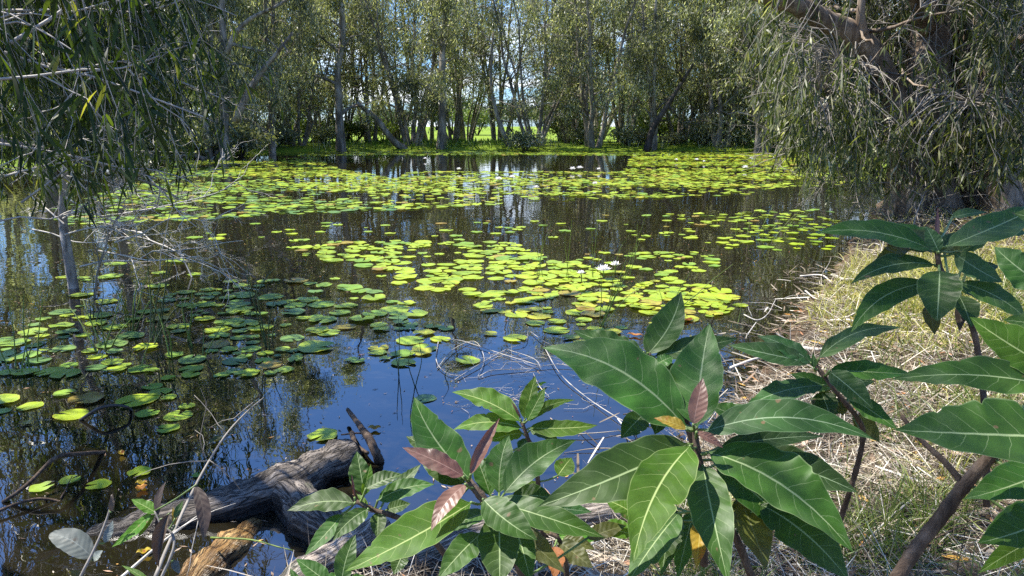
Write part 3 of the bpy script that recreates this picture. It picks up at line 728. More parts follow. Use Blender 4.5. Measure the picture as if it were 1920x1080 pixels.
# slim pale trunk standing in the water on the left
sap = thing('sapling', 'slim pale sapling trunk rising out of the water among white twigs on the left', 'tree', tuple(P(138, 540, 0)))
b = P(138, 540, 0); d0 = b[1]
mb = MB(); tube(mb, spl([b - UP * .5, b, R(128, 480, d0), R(118, 400, d0 + .1), R(128, 300, d0 + .1), R(146, 200, d0), R(155, 90, d0), R(150, -60, d0)], 4), np.linspace(.058, .028, 29), 9, .08)
mb.build('trunk', M['pale_bark'], sap)
mb = MB(); r = np.random.default_rng(4)
for (px, py, dx, dz, L) in [(120, 400, 1, .1, .8), (125, 330, 1, -.4, 1.0), (135, 250, .8, .5, .8), (120, 420, -1, .3, .6), (124, 360, -.8, .6, .8), (150, 160, .9, .4, .8), (130, 300, 1, .15, .9), (122, 440, 1, .2, .9), (118, 410, .9, .5, .9), (124, 370, 1, -.25, 1.0), (130, 280, -.9, .2, .8), (126, 345, .9, .35, 1.1)]:
    bare_twig(mb, R(px, py, d0), (dx, r.uniform(-.5, .3), dz), L, .011, 3, r)
mb.build('twigs', M['pale_twig'], sap)
# ------------------------------------------------------------------ lily pads
def inpoly(px, py, poly):
    poly = np.asarray(poly, float); ins = False; n = len(poly)
    for i in range(n):
        ax, ay = poly[i]; bx, by = poly[(i + 1) % n]
        if (ay > py) != (by > py) and px < ax + (py - ay) * (bx - ax) / (by - ay): ins = not ins
    return ins
# region: outline seen from the bank, cover, kinds, place words
REG = [
    ([(330, 302), (590, 296), (640, 318), (750, 336), (765, 322), (1170, 322), (1185, 294), (1480, 286), (1560, 305), (1650, 318), (1660, 346), (1480, 350), (1400, 366), (1100, 376), (860, 388), (760, 394)], .60, 'ygysy', 'in the broad carpet towards the far shore', (.085, .16)),
    ([(330, 302), (760, 394), (560, 402), (330, 415), (130, 422), (90, 395), (250, 345)], .60, 'gdygd', 'in the dense strips on the left side of the pond', (.085, .16)),
    ([(560, 284), (1480, 281), (1480, 288), (1170, 292), (700, 291), (560, 294)], .35, 'gyg', 'along the foot of the far shore', (.11, .18)),
    ([(540, 445), (700, 452), (960, 455), (1010, 480), (1100, 500), (1030, 545), (930, 560), (760, 538), (690, 508), (550, 475)], .74, 'yyyg', 'in the sunlit raft in mid pond', (.085, .15)),
    ([(1030, 520), (1130, 500), (1250, 520), (1375, 548), (1360, 590), (1230, 612), (1120, 620), (1010, 600), (905, 585), (900, 555)], .84, 'yyys', 'in the yellow raft beside the two white flowers', (.075, .13)),
    ([(1050, 475), (1340, 470), (1350, 500), (1250, 520), (1110, 500)], .40, 'yyg', 'scattered above the yellow raft', (.075, .12)),
    ([(1250, 400), (1560, 392), (1590, 430), (1560, 470), (1330, 470), (1230, 440)], .27, 'ygy', 'among the sedges near the right bank', (.08, .13)),
    ([(660, 425), (1250, 400), (1250, 470), (960, 455), (560, 445)], .07, 'gyy', 'loose in the dark water behind the mid pond raft', (.08, .13)),
    ([(350, 420), (640, 415), (640, 445), (360, 455)], .10, 'yg', 'loose in the dark water on the left', (.09, .14)),
    ([(420, 520), (620, 520), (780, 570), (780, 605), (640, 620), (560, 640), (430, 610)], .66, 'dggy', 'in the shaded raft left of the middle', (.09, .15)),
    ([(0, 640), (60, 610), (130, 570), (430, 540), (430, 610), (560, 640), (580, 690), (440, 715), (300, 700), (120, 700), (0, 715)], .52, 'gygyd', 'in the half shaded raft at the left', (.06, .125)),
    ([(690, 600), (850, 615), (830, 650), (780, 690), (730, 692), (690, 650)], .5, 'yysg', 'at the edge of the blue reflection', (.07, .11)),
    ([(0, 715), (120, 700), (440, 715), (330, 790), (180, 770), (0, 830)], .3, 'gyyg', 'loose in the dark water at lower left', (.065, .11)),
    ([(90, 490), (330, 470), (420, 520), (130, 560)], .10, 'gy', 'near the sapling trunk', (.09, .14)),
    ([(1000, 600), (1200, 610), (1150, 650), (1020, 640)], .35, 'ys', 'between the yellow raft and the big shrub', (.07, .12)),
]
KN = {'y': 'yellow', 'g': 'green', 'd': 'deep', 's': 'spotted'}
pads = []; cellsz = .3; grid = {}
def clash(x, y, rr, tol):
    ci, cj = int(math.floor(x / cellsz)), int(math.floor(y / cellsz))
    for a in range(ci - 1, ci + 2):
        for b in range(cj - 1, cj + 2):
            for (x2, y2, r2) in grid.get((a, b), ()):
                if (x - x2) ** 2 + (y - y2) ** 2 < (tol * (rr + r2)) ** 2: return True
    return False
def put_pad(x, y, rr, kind, reg, label=None):
    grid.setdefault((int(math.floor(x / cellsz)), int(math.floor(y / cellsz))), []).append((x, y, rr))
    pads.append((x, y, rr, kind, reg, label))
EXPL = [(606, 818, 27, 'yellow', 'lone round yellow-green lily pad floating just beyond the broken end of the log'),
        (592, 653, 33, 'yellow', 'large heart shaped yellow-green lily pad at the left edge of the blue reflection'),
        (877, 678, 23, 'yellow', 'lone yellow-green lily pad ringed by pale dead stems in the blue water'),
        (966, 636, 22, 'yellow', 'lone yellow lily pad floating above the pale dead stems'),
        (1004, 607, 18, 'yellow', 'small yellow lily pad left of the yellow raft in open blue water'),
        (798, 748, 21, 'deep', 'pale teal lily pad under the surface behind the upright dark leaf'),
        (920, 627, 13, 'spotted', 'tiny curled yellow lily pad on open blue water'),
        (185, 910, 21, 'yellow', 'bright tilted lily pad left of the log, right of two smaller pads'),
        (131, 902, 18, 'green', 'pale green lily pad left of the bright tilted one by the log'),
        (78, 917, 20, 'green', 'green lily pad at the end of the arched dark branch'),
        (262, 888, 20, 'yellow', 'sunlit yellow lily pad floating above the orange leaf by the log'),
        (256, 752, 38, 'yellow', 'big ragged yellow-green lily pad in the dark lower left water'),
        (315, 805, 20, 'green', 'green lily pad tipped on edge right of the big ragged one'),
        (276, 776, 21, 'green', 'narrow green lily pad just below the big ragged one'),
        (370, 892, 9, 'green', 'tiny green lily pad under the long grey twig'),
        (745, 571, 1, 'green', None), (884, 553, 18, 'yellow', 'solitary yellow-green lily pad left of the yellow raft'),
        (1340, 560, 30, 'yellow', 'yellow lily pad cluster end nearest the right bank'), (1388, 573, 14, 'yellow', 'lone small yellow lily pad on the pale blue patch near the right bank'),
        (770, 640, 26, 'yellow', 'large yellow lily pad in the group at the top of the blue reflection'), (795, 655, 22, 'yellow', None), (790, 662, 20, 'spotted', None),
        (670, 678, 14, 'green', None), (660, 676, 12, 'green', None)]
for (px, py, hw, kd, lb) in EXPL:
    if hw < 3: continue
    p = P(px, py); d = np.dot(p - CAM, FWD)
    put_pad(p[0], p[1], hw * d / F * 1.05, kd, 'on open water', lb)
for poly, cov, kinds, words, (r0, r1) in REG:
    pa = np.array(poly, float); corners = np.array([P(a, b)[:2] for a, b in poly])
    lo, hi = corners.min(0), corners.max(0)
    A = .5 * abs(np.dot(corners[:, 0], np.roll(corners[:, 1], 1)) - np.dot(corners[:, 1], np.roll(corners[:, 0], 1)))
    rm = (r0 + r1) / 2; n = int(cov * A / (math.pi * rm * rm) * 1.05)
    box = (hi[0] - lo[0]) * (hi[1] - lo[1]); tries = 0; got = 0
    tol = .93 if cov < .3 else (.74 if cov < .6 else .60)
    NT = n * 25 + 200
    xy = rng.uniform(lo, hi, (NT, 2)); ins = np.zeros(NT, bool); m_ = len(corners)
    for i in range(m_):
        (ax, ay), (bx, by) = corners[i], corners[(i + 1) % m_]
        if ay != by: ins ^= ((ay > xy[:, 1]) != (by > xy[:, 1])) & (xy[:, 0] < ax + (xy[:, 1] - ay) * (bx - ax) / (by - ay))
    xy = xy[ins & (np.abs(xy[:, 0]) < 30)]
    xy = xy[pond_sd(xy[:, 0], xy[:, 1]) < -.12]
    for x, y in xy:
        if got >= n: break
        cl = math.sin(x * 2.1 + 1.7 * math.sin(y * .9)) * math.cos(y * 1.3 + x * .6) if y < 14 else math.sin(x * .3 + 1.6 * math.sin(y * .31)) * math.cos(y * 1.05 + .9 * math.sin(x * .23))
        if cl < (-.35 if y < 14 else -.12) and rng.random() < (.75 if y < 14 else .82): continue
        rr = rng.uniform(r0, r1) * (1 if rng.random() < .68 else rng.uniform(.42, .75))
        if clash(x, y, rr, tol): continue
        put_pad(x, y, rr, 'old' if rng.random() < .05 else KN[kinds[rng.integers(len(kinds))]], words); got += 1

def pad_mesh(r, rings=3, n=22, curl=.06):
    gap = r.uniform(.10, .30); a = np.linspace(gap, 2 * math.pi - gap, n)
    ph = r.uniform(0, 6.28, 3)
    out = 1 + .035 * np.sin(3 * a + ph[0]) + .03 * np.sin(5 * a + ph[1]) + .02 * np.sin(11 * a + ph[2]); el = r.uniform(.86, 1.0)
    bite = r.uniform(0, 6.28); out *= 1 - .10 * np.exp(-((a - bite) / .13) ** 2) * (r.random() < .6)
    for _ in range(r.integers(0, 3)): out *= 1 - r.uniform(.06, .22) * np.exp(-((a - r.uniform(.4, 5.9)) / r.uniform(.06, .16)) ** 2)
    V = [(0, 0, 0)]; uv = [(0, 0)]
    if r.random() < .25: curl *= 3.0
    k0 = r.uniform(.2, 1.0) * curl
    for q in np.linspace(0, 1, rings + 1)[1:]:
        z = k0 * (q ** 3) * (.25 + .75 * np.sin(2 * a + ph[1]) ** 2) + .012 * np.sin(4 * a + ph[2]) * q
        V += list(np.stack([np.cos(a) * out * q, np.sin(a) * out * q * el, z], 1)); uv += [(q, t / 6.283) for t in a]
    fs3 = [(0, 1 + k, 2 + k) for k in range(n - 1)]
    fs4 = [(1 + i * n + k, 1 + (i + 1) * n + k, 1 + (i + 1) * n + k + 1, 1 + i * n + k + 1) for i in range(rings - 1) for k in range(n - 1)]
    return np.array(V, float), [np.array(fs3), np.array(fs4)], np.array(uv)
rp = np.random.default_rng(3)
near_m = [pad_mesh(rp, 3, 26, .045) for _ in range(9)]
far_m = [pad_mesh(rp, 1, 11, .06) for _ in range(8)]
PADME = {}
def pad_data(k, kind):
    if (k, kind) not in PADME:
        b = MB(); v, f, uv = near_m[k]; b.add(v, f, uv); o = b.build('lily_pad', M['pad_' + kind]); PADME[(k, kind)] = o.data; bpy.data.objects.remove(o)
    return PADME[(k, kind)]
def inview(x, y):
    v = np.array([x, y, 0]) - CAM; d = v @ FWD
    if d < .3: return 0
    px = 960 + F * v[0] / d; py = 540 - F * (v @ UPV) / d
    return 1 if -60 < px < 1980 and 0 < py < 1120 else 0
order = sorted(range(len(pads)), key=lambda i: -(inview(pads[i][0], pads[i][1]) * (1e6 if pads[i][5] else 1) * pads[i][2] ** 2 / (pads[i][0] ** 2 + pads[i][1] ** 2) ** 1.5))
big = set(order[:300]); mass = MB(); vmass = {}
SHAPE = ['notched', 'round', 'wavy edged']
for i, (x, y, rr, kd, words, lb) in enumerate(pads):
    rz = rp.uniform(0, 6.28); z = .004 + rp.random() * .008 + (.004 if y > 14 else 0)
    tl = rp.normal(size=2) * (.016 if y < 14 else .05)
    if i in big:
        o = bpy.data.objects.new('lily_pad', pad_data(int(rp.integers(9)), kd)); C.objects.link(o)
        o.location = (x, y, z); o.scale = (rr, rr, rr); o.rotation_euler = (tl[0] * 1.6, tl[1] * 1.6, rz)
        sz = 'small ' if rr < .09 else ('large ' if rr > .125 else '')
        tag(o, lb or f'{sz}{PADW[kd]} lily pad floating {words}', 'lily pad', 'lily pads ' + words)
    else:
        v, f, uv = (near_m if y < 12 else far_m)[int(rp.integers(8))]
        ca, sa = math.cos(rz), math.sin(rz)
        w = v * rr; w = np.stack([w[:, 0] * ca - w[:, 1] * sa, w[:, 0] * sa + w[:, 1] * ca, w[:, 2]], 1)
        w[:, 2] += w[:, 0] * tl[0] + w[:, 1] * tl[1] + z + .0
        w += [x, y, 0]
        vmass.setdefault(kd, MB()).add(w, f, uv)
# the remaining, smaller looking pads: one mass in four leaf colours
mo = MB(); mats = []; idx = []
for kd, b in vmass.items():
    for f in b.f: idx.append(np.full(len(f), len(mats)))
    off = mo.n
    for f in b.f: mo.f.append(f + off)
    mo.v += b.v; mo.uv += b.uv; mo.n += b.n; mats.append(M['pad_' + kd])
o = mo.build('lily_pads', mats[0])
for mm in mats[1:]: o.data.materials.append(mm)
o.data.polygons.foreach_set('material_index', np.concatenate(idx).astype(np.int32))
tag(o, 'carpet of smaller looking lily pads spread over the pond', 'lily pads', kind='stuff')
print('pads', len(pads))

# white water lilies
def flower(px, py, size, label, z=.10):
    size *= 1.45
    p = P(px, py, z); t = thing('water_lily_flower', label, 'flower', (p[0], p[1], 0), 'white water lilies')
    b = MB(); tube(b, spl([(p[0], p[1], -.12), (p[0] + .01, p[1], z * .5), (p[0], p[1], z)], 3), .006, 5); b.build('stem', M['sedge'], t)
    b = MB(); r = np.random.default_rng(int(px * 7 + py))
    for ring, (n, el, L) in enumerate([(9, .25, 1), (8, .75, .85), (6, 1.15, .65)]):
        a = np.arange(n) / n * 6.283 + ring * .4 + r.normal(size=n) * .1
        d = np.stack([np.cos(a) * math.cos(el), np.sin(a) * math.cos(el), np.full(n, math.sin(el))], 1)
        nn = np.stack([-np.cos(a) * math.sin(el), -np.sin(a) * math.sin(el), np.full(n, math.cos(el))], 1)
        blades(b, np.tile(p, (n, 1)), d, nn, size * .55 * L, size * .24, -.12, np.array([.35, .8, 1, .6, .06]))
    b.build('petals', M['petal'], t)
    b = MB(); n = 16; a = r.uniform(0, 6.28, n)
    blades(b, np.tile(p, (n, 1)), np.stack([np.cos(a) * .4, np.sin(a) * .4, np.ones(n)], 1), rvec(n, r), size * .22, size * .05, 0.)
    b.build('stamens', M['petal_core'], t)
FL = [(1131, 508, .13, 'white water lily open above the yellow raft, largest of the nearer blooms'), (1153, 498, .10, 'smaller white water lily just up and right of the largest near bloom'),
      (1089, 513, .07, 'small white bud left of the two white blooms over the yellow raft'),
      (1073, 318, .20, 'white water lily, left bloom of the close pair by the dark far water'), (1087, 316, .20, 'white water lily, right bloom of the close pair by the dark far water'),
      (1122, 318, .14, 'white water lily standing alone right of the close pair'), (935, 337, .18, 'white water lily lying low in front of the reflected sky'), (960, 333, .16, 'white water lily upright beside the low one in front of the reflected sky'),
      (797, 298, .16, 'white water lily on the left part of the far dark water'), (1397, 315, .20, 'white water lily farthest right in the pad carpet'), (1306, 300, .16, 'white water lily in the strip of pads by the far right shore'),
      (1268, 300, .14, 'white water lily left in the strip of pads by the far right shore'), (1320, 303, .12, 'small white water lily just right of the strip bloom by the far right shore'), (860, 318, .15, 'white water lily at the edge of the bright reflected sky'),
      (1005, 352, .12, 'small white water lily in the middle of the pad carpet'), (1408, 297, .13, 'white water lily near the trailing leaves of the bank tree'), (1115, 345, .13, 'small white water lily at the front of the pad carpet')]
for a in FL: flower(*a)
# ------------------------------------------------------------------ logs, branches and sedges
def Pt(px, py, z): return P(px, py, z)
def gnarl(mb, pts, r, n=14, rough=.05):
    n = 26; rough = .045; p = spl(pts, 14); rr = np.interp(np.linspace(0, 1, len(p)), np.linspace(0, 1, len(r)), r)
    rr = rr * (1 + .06 * np.sin(np.linspace(0, 19, len(p))) + .03 * np.sin(np.linspace(2, 47, len(p))))
    k0 = mb.n; tube(mb, p, rr, n, rough, cap=True)
    V = mb.v[-1]; c = np.sin(V[:, 0] * 17 + 2 * np.sin(V[:, 1] * 13)) * np.cos(V[:, 2] * 31 + V[:, 1] * 19); m_ = len(p) * n
    V[:m_] += ((V[:m_] - np.repeat(p, n, 0)) * (.11 * c[:m_] + .05 * np.sin(V[:m_, 0] * 53 + V[:m_, 2] * 71))[:, None])
lg = thing('fallen_log', 'dark weathered forked log lying half sunk in the water at lower left', 'log', tuple(Pt(540, 930, .0)))
b = MB(); gnarl(b, [Pt(662, 848, .10), Pt(630, 862, .09), Pt(590, 882, .07), Pt(540, 914, .04), Pt(470, 940, .02), Pt(390, 964, -.0), Pt(290, 992, -.03), Pt(190, 1018, -.06), Pt(90, 1040, -.12)],
         [.074, .086, .094, .112, .106, .098, .094, .08, .06], 20); lbody = b.build('log_body', M['log'], lg)
b = MB(); gnarl(b, [Pt(520, 918, .02), Pt(570, 955, .03), Pt(605, 985, .04), Pt(650, 1012, .02), Pt(690, 1040, -.02)], [.08, .11, .105, .09, .06], 16); b.build('fork', M['log'], lg)
a0 = Pt(664, 847, .10); ax = nrm(Pt(664, 847, .10) - Pt(630, 862, .10))
b = MB(); tube(b, [a0 - ax * .02, a0 + ax * .004], [.062, .058], 14); b.build('hollow_end', M['log_dark'], lbody)  # solid disc painted near-black for the shade inside the hollow
b = MB(); gnarl(b, [Pt(478, 990, -.03), Pt(440, 1024, -.015), Pt(400, 1062, -.02), Pt(340, 1122, -.05)], [.045, .075, .088, .085], 16)
tag(b.build('sunken_log', M['log_brown'], origin=Pt(430, 1030, 0)), 'golden brown wet log just breaking the surface at the bottom edge', 'log')
b = MB(); gnarl(b, [Pt(720, 985, .12), Pt(660, 1025, .10), Pt(590, 1065, .08), Pt(500, 1130, .04)], [.05, .06, .065, .06], 14)
tag(b.build('pale_log', M['log_pale'], origin=Pt(650, 1030, 0)), 'pale dry log on the bank edge beneath the broad leaved shrub', 'log')
b = MB(); gnarl(b, [Pt(1230, 950, .16), Pt(1130, 965, .14), Pt(1010, 980, .13), Pt(880, 1010, .11), Pt(780, 1050, .09)], [.04, .055, .06, .055, .04], 14)
tag(b.build('pale_log', M['log_pale'], origin=Pt(1010, 985, .1)), 'pale cracked log lying behind the stems of the front shrub', 'log')
b = MB(); tube(b, spl([Pt(652, 768, .06), Pt(672, 795, .08), Pt(692, 822, .08), Pt(705, 848, .06), Pt(712, 866, .0)], 4), np.interp(np.linspace(0, 1, 17), [0, .5, 1], [.012, .022, .026]), 9, .18)
tube(b, spl([Pt(660, 812, .05), Pt(668, 835, .07), Pt(690, 850, .06)], 4), np.linspace(.016, .010, 9), 7, .2)
tube(b, spl([Pt(640, 815, .03), Pt(672, 812, .06), Pt(694, 818, .08)], 4), .005, 5)
tag(b.build('broken_branch', M['stem'], origin=Pt(690, 830, 0)), 'short reddish brown broken branch poking from the water beside the log end', 'branch')

def stick(name, label, pts, r, mat, cat='twig', n=6, group=None, side=0, seed=0):
    b = MB(); p = spl(pts, 5); tube(b, p, np.linspace(r[0], r[1], len(p)), n, .08)
    rr = np.random.default_rng(seed)
    for k in range(side):
        i = rr.integers(2, len(p) - 1); d = nrm(p[i + 1] - p[i - 1] + rr.normal(size=3) * .8); L = rr.uniform(.10, .25)
        tube(b, p[i] + d * L * np.linspace(0, 1, 5)[:, None] + np.cumsum(rr.normal(size=(5, 3)), 0) * .01, np.linspace(r[1], r[1] * .4, 5), 4)
    return tag(b.build(name, M[mat], origin=p[0]), label, cat, group)
stick('long_twig', 'long thin grey twig slanting up over the log at lower left', [Q(290, 1085, 1.9), Q(325, 1000, 2.05), Q(372, 900, 2.3), Q(420, 820, 2.5), Q(460, 775, 2.65), Q(495, 745, 2.7)], (.006, .002), 'twig', side=6, seed=1)
stick('long_twig', 'thin pale twig crossing the bottom edge below the golden log', [Q(225, 1085, 1.8), Q(300, 1020, 1.9), Q(360, 975, 2.0), Q(372, 966, 2.0)], (.004, .0015), 'pale_twig', side=2, seed=2)
stick('long_twig', 'green stalk lying over the golden brown log', [Pt(395, 1008, .12), Pt(470, 1012, .12), Pt(520, 1025, .12), Pt(550, 1032, .12)], (.004, .002), 'sedge')
stick('arched_branch', 'dark branch arching out of the water at the left edge', [Pt(5, 942, .0), Pt(50, 910, .07), Pt(85, 875, .12), Pt(110, 856, .14), Pt(160, 850, .08), Pt(200, 848, -.02)], (.009, .012), 'stem', 'branch', 7)
stick('arched_branch', 'thin black branch curving out of the dark water below the big ragged pad', [Pt(150, 788, .0), Pt(185, 766, .08), Pt(215, 760, .08), Pt(240, 764, .05), Pt(247, 772, -.02)], (.011, .009), 'dark_twig', 'branch')
stick('arched_branch', 'grey branch lying in the water at the left edge below the arched one', [Pt(-40, 975, .02), Pt(30, 945, .03), Pt(80, 935, .02), Pt(130, 945, -.02)], (.008, .005), 'stem', 'branch', side=2)
for i, (pts, lb) in enumerate([
    ([(838, 636), (870, 640), (930, 660), (1010, 685)], 'pale curved dead stem, topmost of the tangle in the blue water'),
    ([(853, 712), (900, 682), (950, 655), (985, 642), (990, 620)], 'pale dead stem running diagonally through the tangle in the blue water'),
    ([(995, 622), (1020, 640), (1040, 650)], 'short pale stem above the tangle beside the lone yellow pad'),
    ([(898, 706), (925, 694), (985, 692), (1045, 683), (1100, 690)], 'pale dead stem lying level across the lower tangle'),
    ([(822, 640), (818, 675), (835, 698), (862, 705)], 'pale dead stem bent into an arc at the left of the tangle'),
    ([(820, 690), (850, 655), (890, 640), (908, 672), (896, 706)], 'looped pale dead stem around the lone pad in the blue water'),
    ([(1000, 700), (1012, 725), (1030, 745), (1010, 740)], 'pale stem bent like a hook behind the sunlit shrub'),
    ([(1020, 650), (1050, 700), (1100, 745), (1170, 790), (1200, 800)], 'long pale stick reaching from the tangle towards the front shrub'),
    ([(950, 655), (1000, 672), (1015, 690)], 'pale stem crossing the right half of the tangle')]):
    stick('dead_water_stem', lb, [Pt(a, c, .012 + .008 * (k % 2)) for k, (a, c) in enumerate(pts)], (.0036, .0024), 'twig_light', 'stem', group='dead stems tangled in the blue water')
r = np.random.default_rng(9)
b = MB()
for k in range(110):
    c = Pt(r.uniform(830, 1110), r.uniform(640, 770), .008); d = nrm(r.normal(size=3) * [1, 1, .08])
    tube(b, spl([c, c + d * .08 + r.normal(size=3) * [.03, .03, .004], c + d * r.uniform(.1, .24)], 3), .0009, 3, cap=False)
tag(b.build('water_weed', M['pale_twig']), 'fine pale weed strands afloat in the blue water', 'weed', kind='stuff')

# sedges and bare stems standing in the water
def sedge(label, pts, mat='sedge', rr=.004, group='sedges standing in the pond'):
    p0 = P(*pts[0][:2]); b = MB()
    for (ax, ay, bx, by) in pts_to(pts):
        rr2 = rr * (1.45 if ax < 560 else 1.1); s = P(ax, ay); e = R(bx, by, s[1] + r.normal() * .15)
        mid = (s + e) / 2 + r.normal(size=3) * .02 + np.array([0, 0, .03])
        tube(b, spl([s - UP * .12, s, mid, e], 3), np.linspace(rr2 * 1.1, rr2 * .35, 10), 4, cap=False)
    return tag(b.build('sedge_clump', M[mat], origin=p0), label, 'sedge', group)
def pts_to(pts): return pts
sedge('tall green sedge fanning up right from the yellow raft', [(1128, 610, 1198, 455), (1130, 608, 1212, 402), (1126, 612, 1180, 470), (1132, 606, 1150, 480), (1124, 612, 1120, 470), (1135, 608, 1240, 520), (1130, 612, 1165, 520)])
sedge('thin sedge stalks standing left of the white blooms', [(1005, 530, 1020, 420), (1010, 525, 1035, 415), (1062, 520, 1072, 410), (1066, 525, 1058, 440), (1018, 520, 1000, 440)], rr=.0035)
sedge('sedge stalks crossing above the yellow raft', [(1110, 520, 1122, 400), (1112, 522, 1110, 430), (1180, 520, 1195, 420), (1182, 516, 1200, 450), (1150, 520, 1180, 440)], rr=.0035)
sedge('long sedge leaning right near the top of the big shrub', [(1250, 610, 1350, 530), (1255, 606, 1320, 545), (1245, 612, 1300, 500), (1290, 570, 1375, 495), (1240, 615, 1235, 540)])
sedge('sprawling green sedge bending from the right bank over the pads', [(1500, 455, 1300, 500), (1500, 450, 1320, 470), (1510, 452, 1360, 440), (1490, 455, 1380, 470), (1520, 440, 1400, 430), (1515, 445, 1340, 490), (1525, 432, 1420, 405), (1460, 460, 1330, 520)], rr=.005)
sedge('upright green sedge in the dark reflection under the hanging leaves', [(1400, 440, 1420, 390), (1420, 445, 1450, 385), (1440, 440, 1475, 400), (1410, 450, 1390, 400), (1450, 450, 1500, 395), (1380, 440, 1400, 395), (1430, 446, 1425, 385), (1470, 440, 1515, 396)], rr=.005)
sedge('lone dark stem standing in the blue reflection', [(747, 700, 747, 592), (748, 702, 740, 640)], 'sedge_dark', .004)
sedge('bare dark stems by the yellow pads at the blue edge', [(779, 725, 786, 640), (834, 705, 830, 690), (778, 726, 770, 660)], 'sedge_dark', .004)
sedge('green rushes standing among the shaded pads at left', [(190, 650, 155, 560), (196, 655, 230, 540), (180, 660, 130, 575), (200, 660, 190, 580), (210, 650, 245, 600)], rr=.006)
sedge('dark green rushes leaning left in the left raft', [(245, 612, 205, 530), (250, 620, 260, 520), (240, 615, 220, 545), (255, 618, 300, 540), (248, 622, 280, 500)], 'sedge', .006)
sedge('bare dark stems among the left pads', [(285, 640, 310, 500), (290, 645, 325, 480), (282, 640, 280, 530), (296, 640, 300, 560), (288, 650, 350, 560), (292, 640, 275, 470), (300, 642, 318, 440)], 'sedge_dark', .0055)
sedge('rushes with a bent leaf beside the bare dark stems', [(355, 640, 360, 540), (360, 650, 340, 560), (352, 640, 375, 580), (318, 670, 285, 560), (322, 672, 300, 600)], 'sedge', .006)
sedge('black branching stems standing in the shaded raft', [(500, 650, 480, 520), (505, 655, 515, 560), (498, 650, 460, 480), (510, 640, 530, 580)], 'sedge_dark', .0055)
sedge('two dark stems standing beyond the shaded raft', [(470, 560, 440, 480), (475, 565, 520, 500)], 'sedge_dark', .0055)
sedge('pale stalks slanting over the pads right of the shaded rushes', [(385, 670, 425, 600), (380, 665, 380, 610)], 'sedge', .004)
sedge('single thin stalk leaning over the pads in the left raft', [(265, 690, 290, 620)], 'sedge', .004)
sedge('green rushes by the left edge in the shade', [(30, 690, 15, 560), (40, 700, 60, 590), (20, 700, -10, 600), (55, 690, 45, 550), (48, 690, 90, 620), (70, 680, 80, 560)], 'sedge', .005)
sedge('thin stems standing in the brown water below the white twigs', [(175, 600, 172, 500), (180, 605, 190, 520), (170, 600, 160, 540)], 'sedge_dark', .005)
sedge('bent green stalk standing in the shallow water near the right bank', [(1382, 615, 1392, 555)], 'sedge', .003)
sedge('dark curved stem at the edge of the right bank litter', [(1490, 610, 1463, 560), (1492, 612, 1478, 580)], 'sedge_dark', .004)

# dead twiggy branches lying in and over the left water
def dead_branch(label, px, py, z, d, L, r0, seed, depth=3, mat='pale_twig'):
    rr = np.random.default_rng(seed); b = MB(); s = P(px, py, z)
    bare_twig(b, s, np.array(d, float), L, r0, depth, rr)
    return tag(b.build('dead_branch', M[mat], origin=s), label, 'branch', 'dead branches in the left water')
dead_branch('white forked dead branch lying over the water right of the sapling', 150, 500, .25, (1, .3, .10), 1.3, .012, 41)
dead_branch('pale twiggy dead branch arching just above the left raft', 185, 470, .45, (1, -.2, -.05), 1.2, .011, 42)
dead_branch('bleached dead branch with many fine twigs beyond the left raft', 345, 480, .10, (-.7, .3, .3), 1.1, .011, 43)
dead_branch('tangled white dead branch hanging over the left water', 230, 400, .25, (.9, .4, .1), 1.8, .013, 44)
dead_branch('thin white twigs spreading over the pads beyond the sapling', 200, 360, .35, (1, .3, .0), 1.9, .011, 51)
dead_branch('pale brittle branch dipping into the water left of the sapling', 60, 430, .5, (1, -.2, -.2), 1.2, .010, 52)
dead_branch('bleached twig fan standing up behind the left raft', 300, 505, .0, (.2, .1, .8), .7, .009, 53)
dead_branch('brittle grey branch reaching right above the bleached twig fan', 215, 455, .55, (1, .1, .15), 1.2, .009, 54)
dead_branch('dead branch leaning up out of the brown water by the sapling', 178, 560, .0, (.15, .1, 1), .9, .012, 45, 3, 'twig')
dead_branch('grey dead branch slanting out of the water left of the shaded raft', 360, 520, .0, (-.3, .2, .6), .7, .010, 46, 2)
stick('bare_bough', 'long straight grey bough slanting down across the white twigs at left', [Q(-60, 255, 5.2), Q(60, 275, 5.4), Q(150, 297, 5.7), Q(230, 325, 6.0), Q(300, 352, 6.3), Q(335, 372, 6.4)], (.022, .007), 'twig', 'bough', 8, None, 8, 5)
# ------------------------------------------------------------------ bank: straw, grass, litter, sticks
def scatter(n, x0, x1, y0, y1, smin, smax=99, bias=1.0, rr=None):
    rr = rr or rng
    x = rr.uniform(x0, x1, n * 3); y = y0 + (y1 - y0) * rr.random(n * 3) ** bias
    s = pond_sd(x, y) + .10 * wob(x, y)
    k = (s > smin) & (s < smax); x, y = x[k][:n], y[k][:n]
    return x, y, gz(x, y)
rb = np.random.default_rng(50)
mb = MB()
for (n, x0, x1, y0, y1, L0, L1, w) in [(34000, -.9, 3.6, .7, 4.6, .08, .32, .0032), (22000, .8, 6.5, 3.5, 9, .12, .4, .0048), (9000, 3, 11, 8, 16, .2, .5, .008)]:
    x, y, z = scatter(n, x0, x1, y0, y1, .02, rr=rb); n = len(x)
    k = rb.random(n) < np.clip(.62 + .5 * np.sin(x * 3.9 + 1.9 * np.sin(y * 2.9)) * np.cos(y * 3.3 + x * 1.4), .12, 1); x, y, z = x[k], y[k], z[k]; n = len(x)
    d = rb.normal(size=(n, 3)) * np.array([1, 1, .30]); d[:, 2] = np.abs(d[:, 2]) + .02
    blades(mb, np.stack([x, y, z + rb.random(n) ** 2 * .05], 1), d, rvec(n, rb) * .4 + UP, rb.uniform(L0, L1, n), rb.uniform(.6, 1.3, n) * w, rb.uniform(0, .25, n), np.array([.8, 1, .9, .3]))
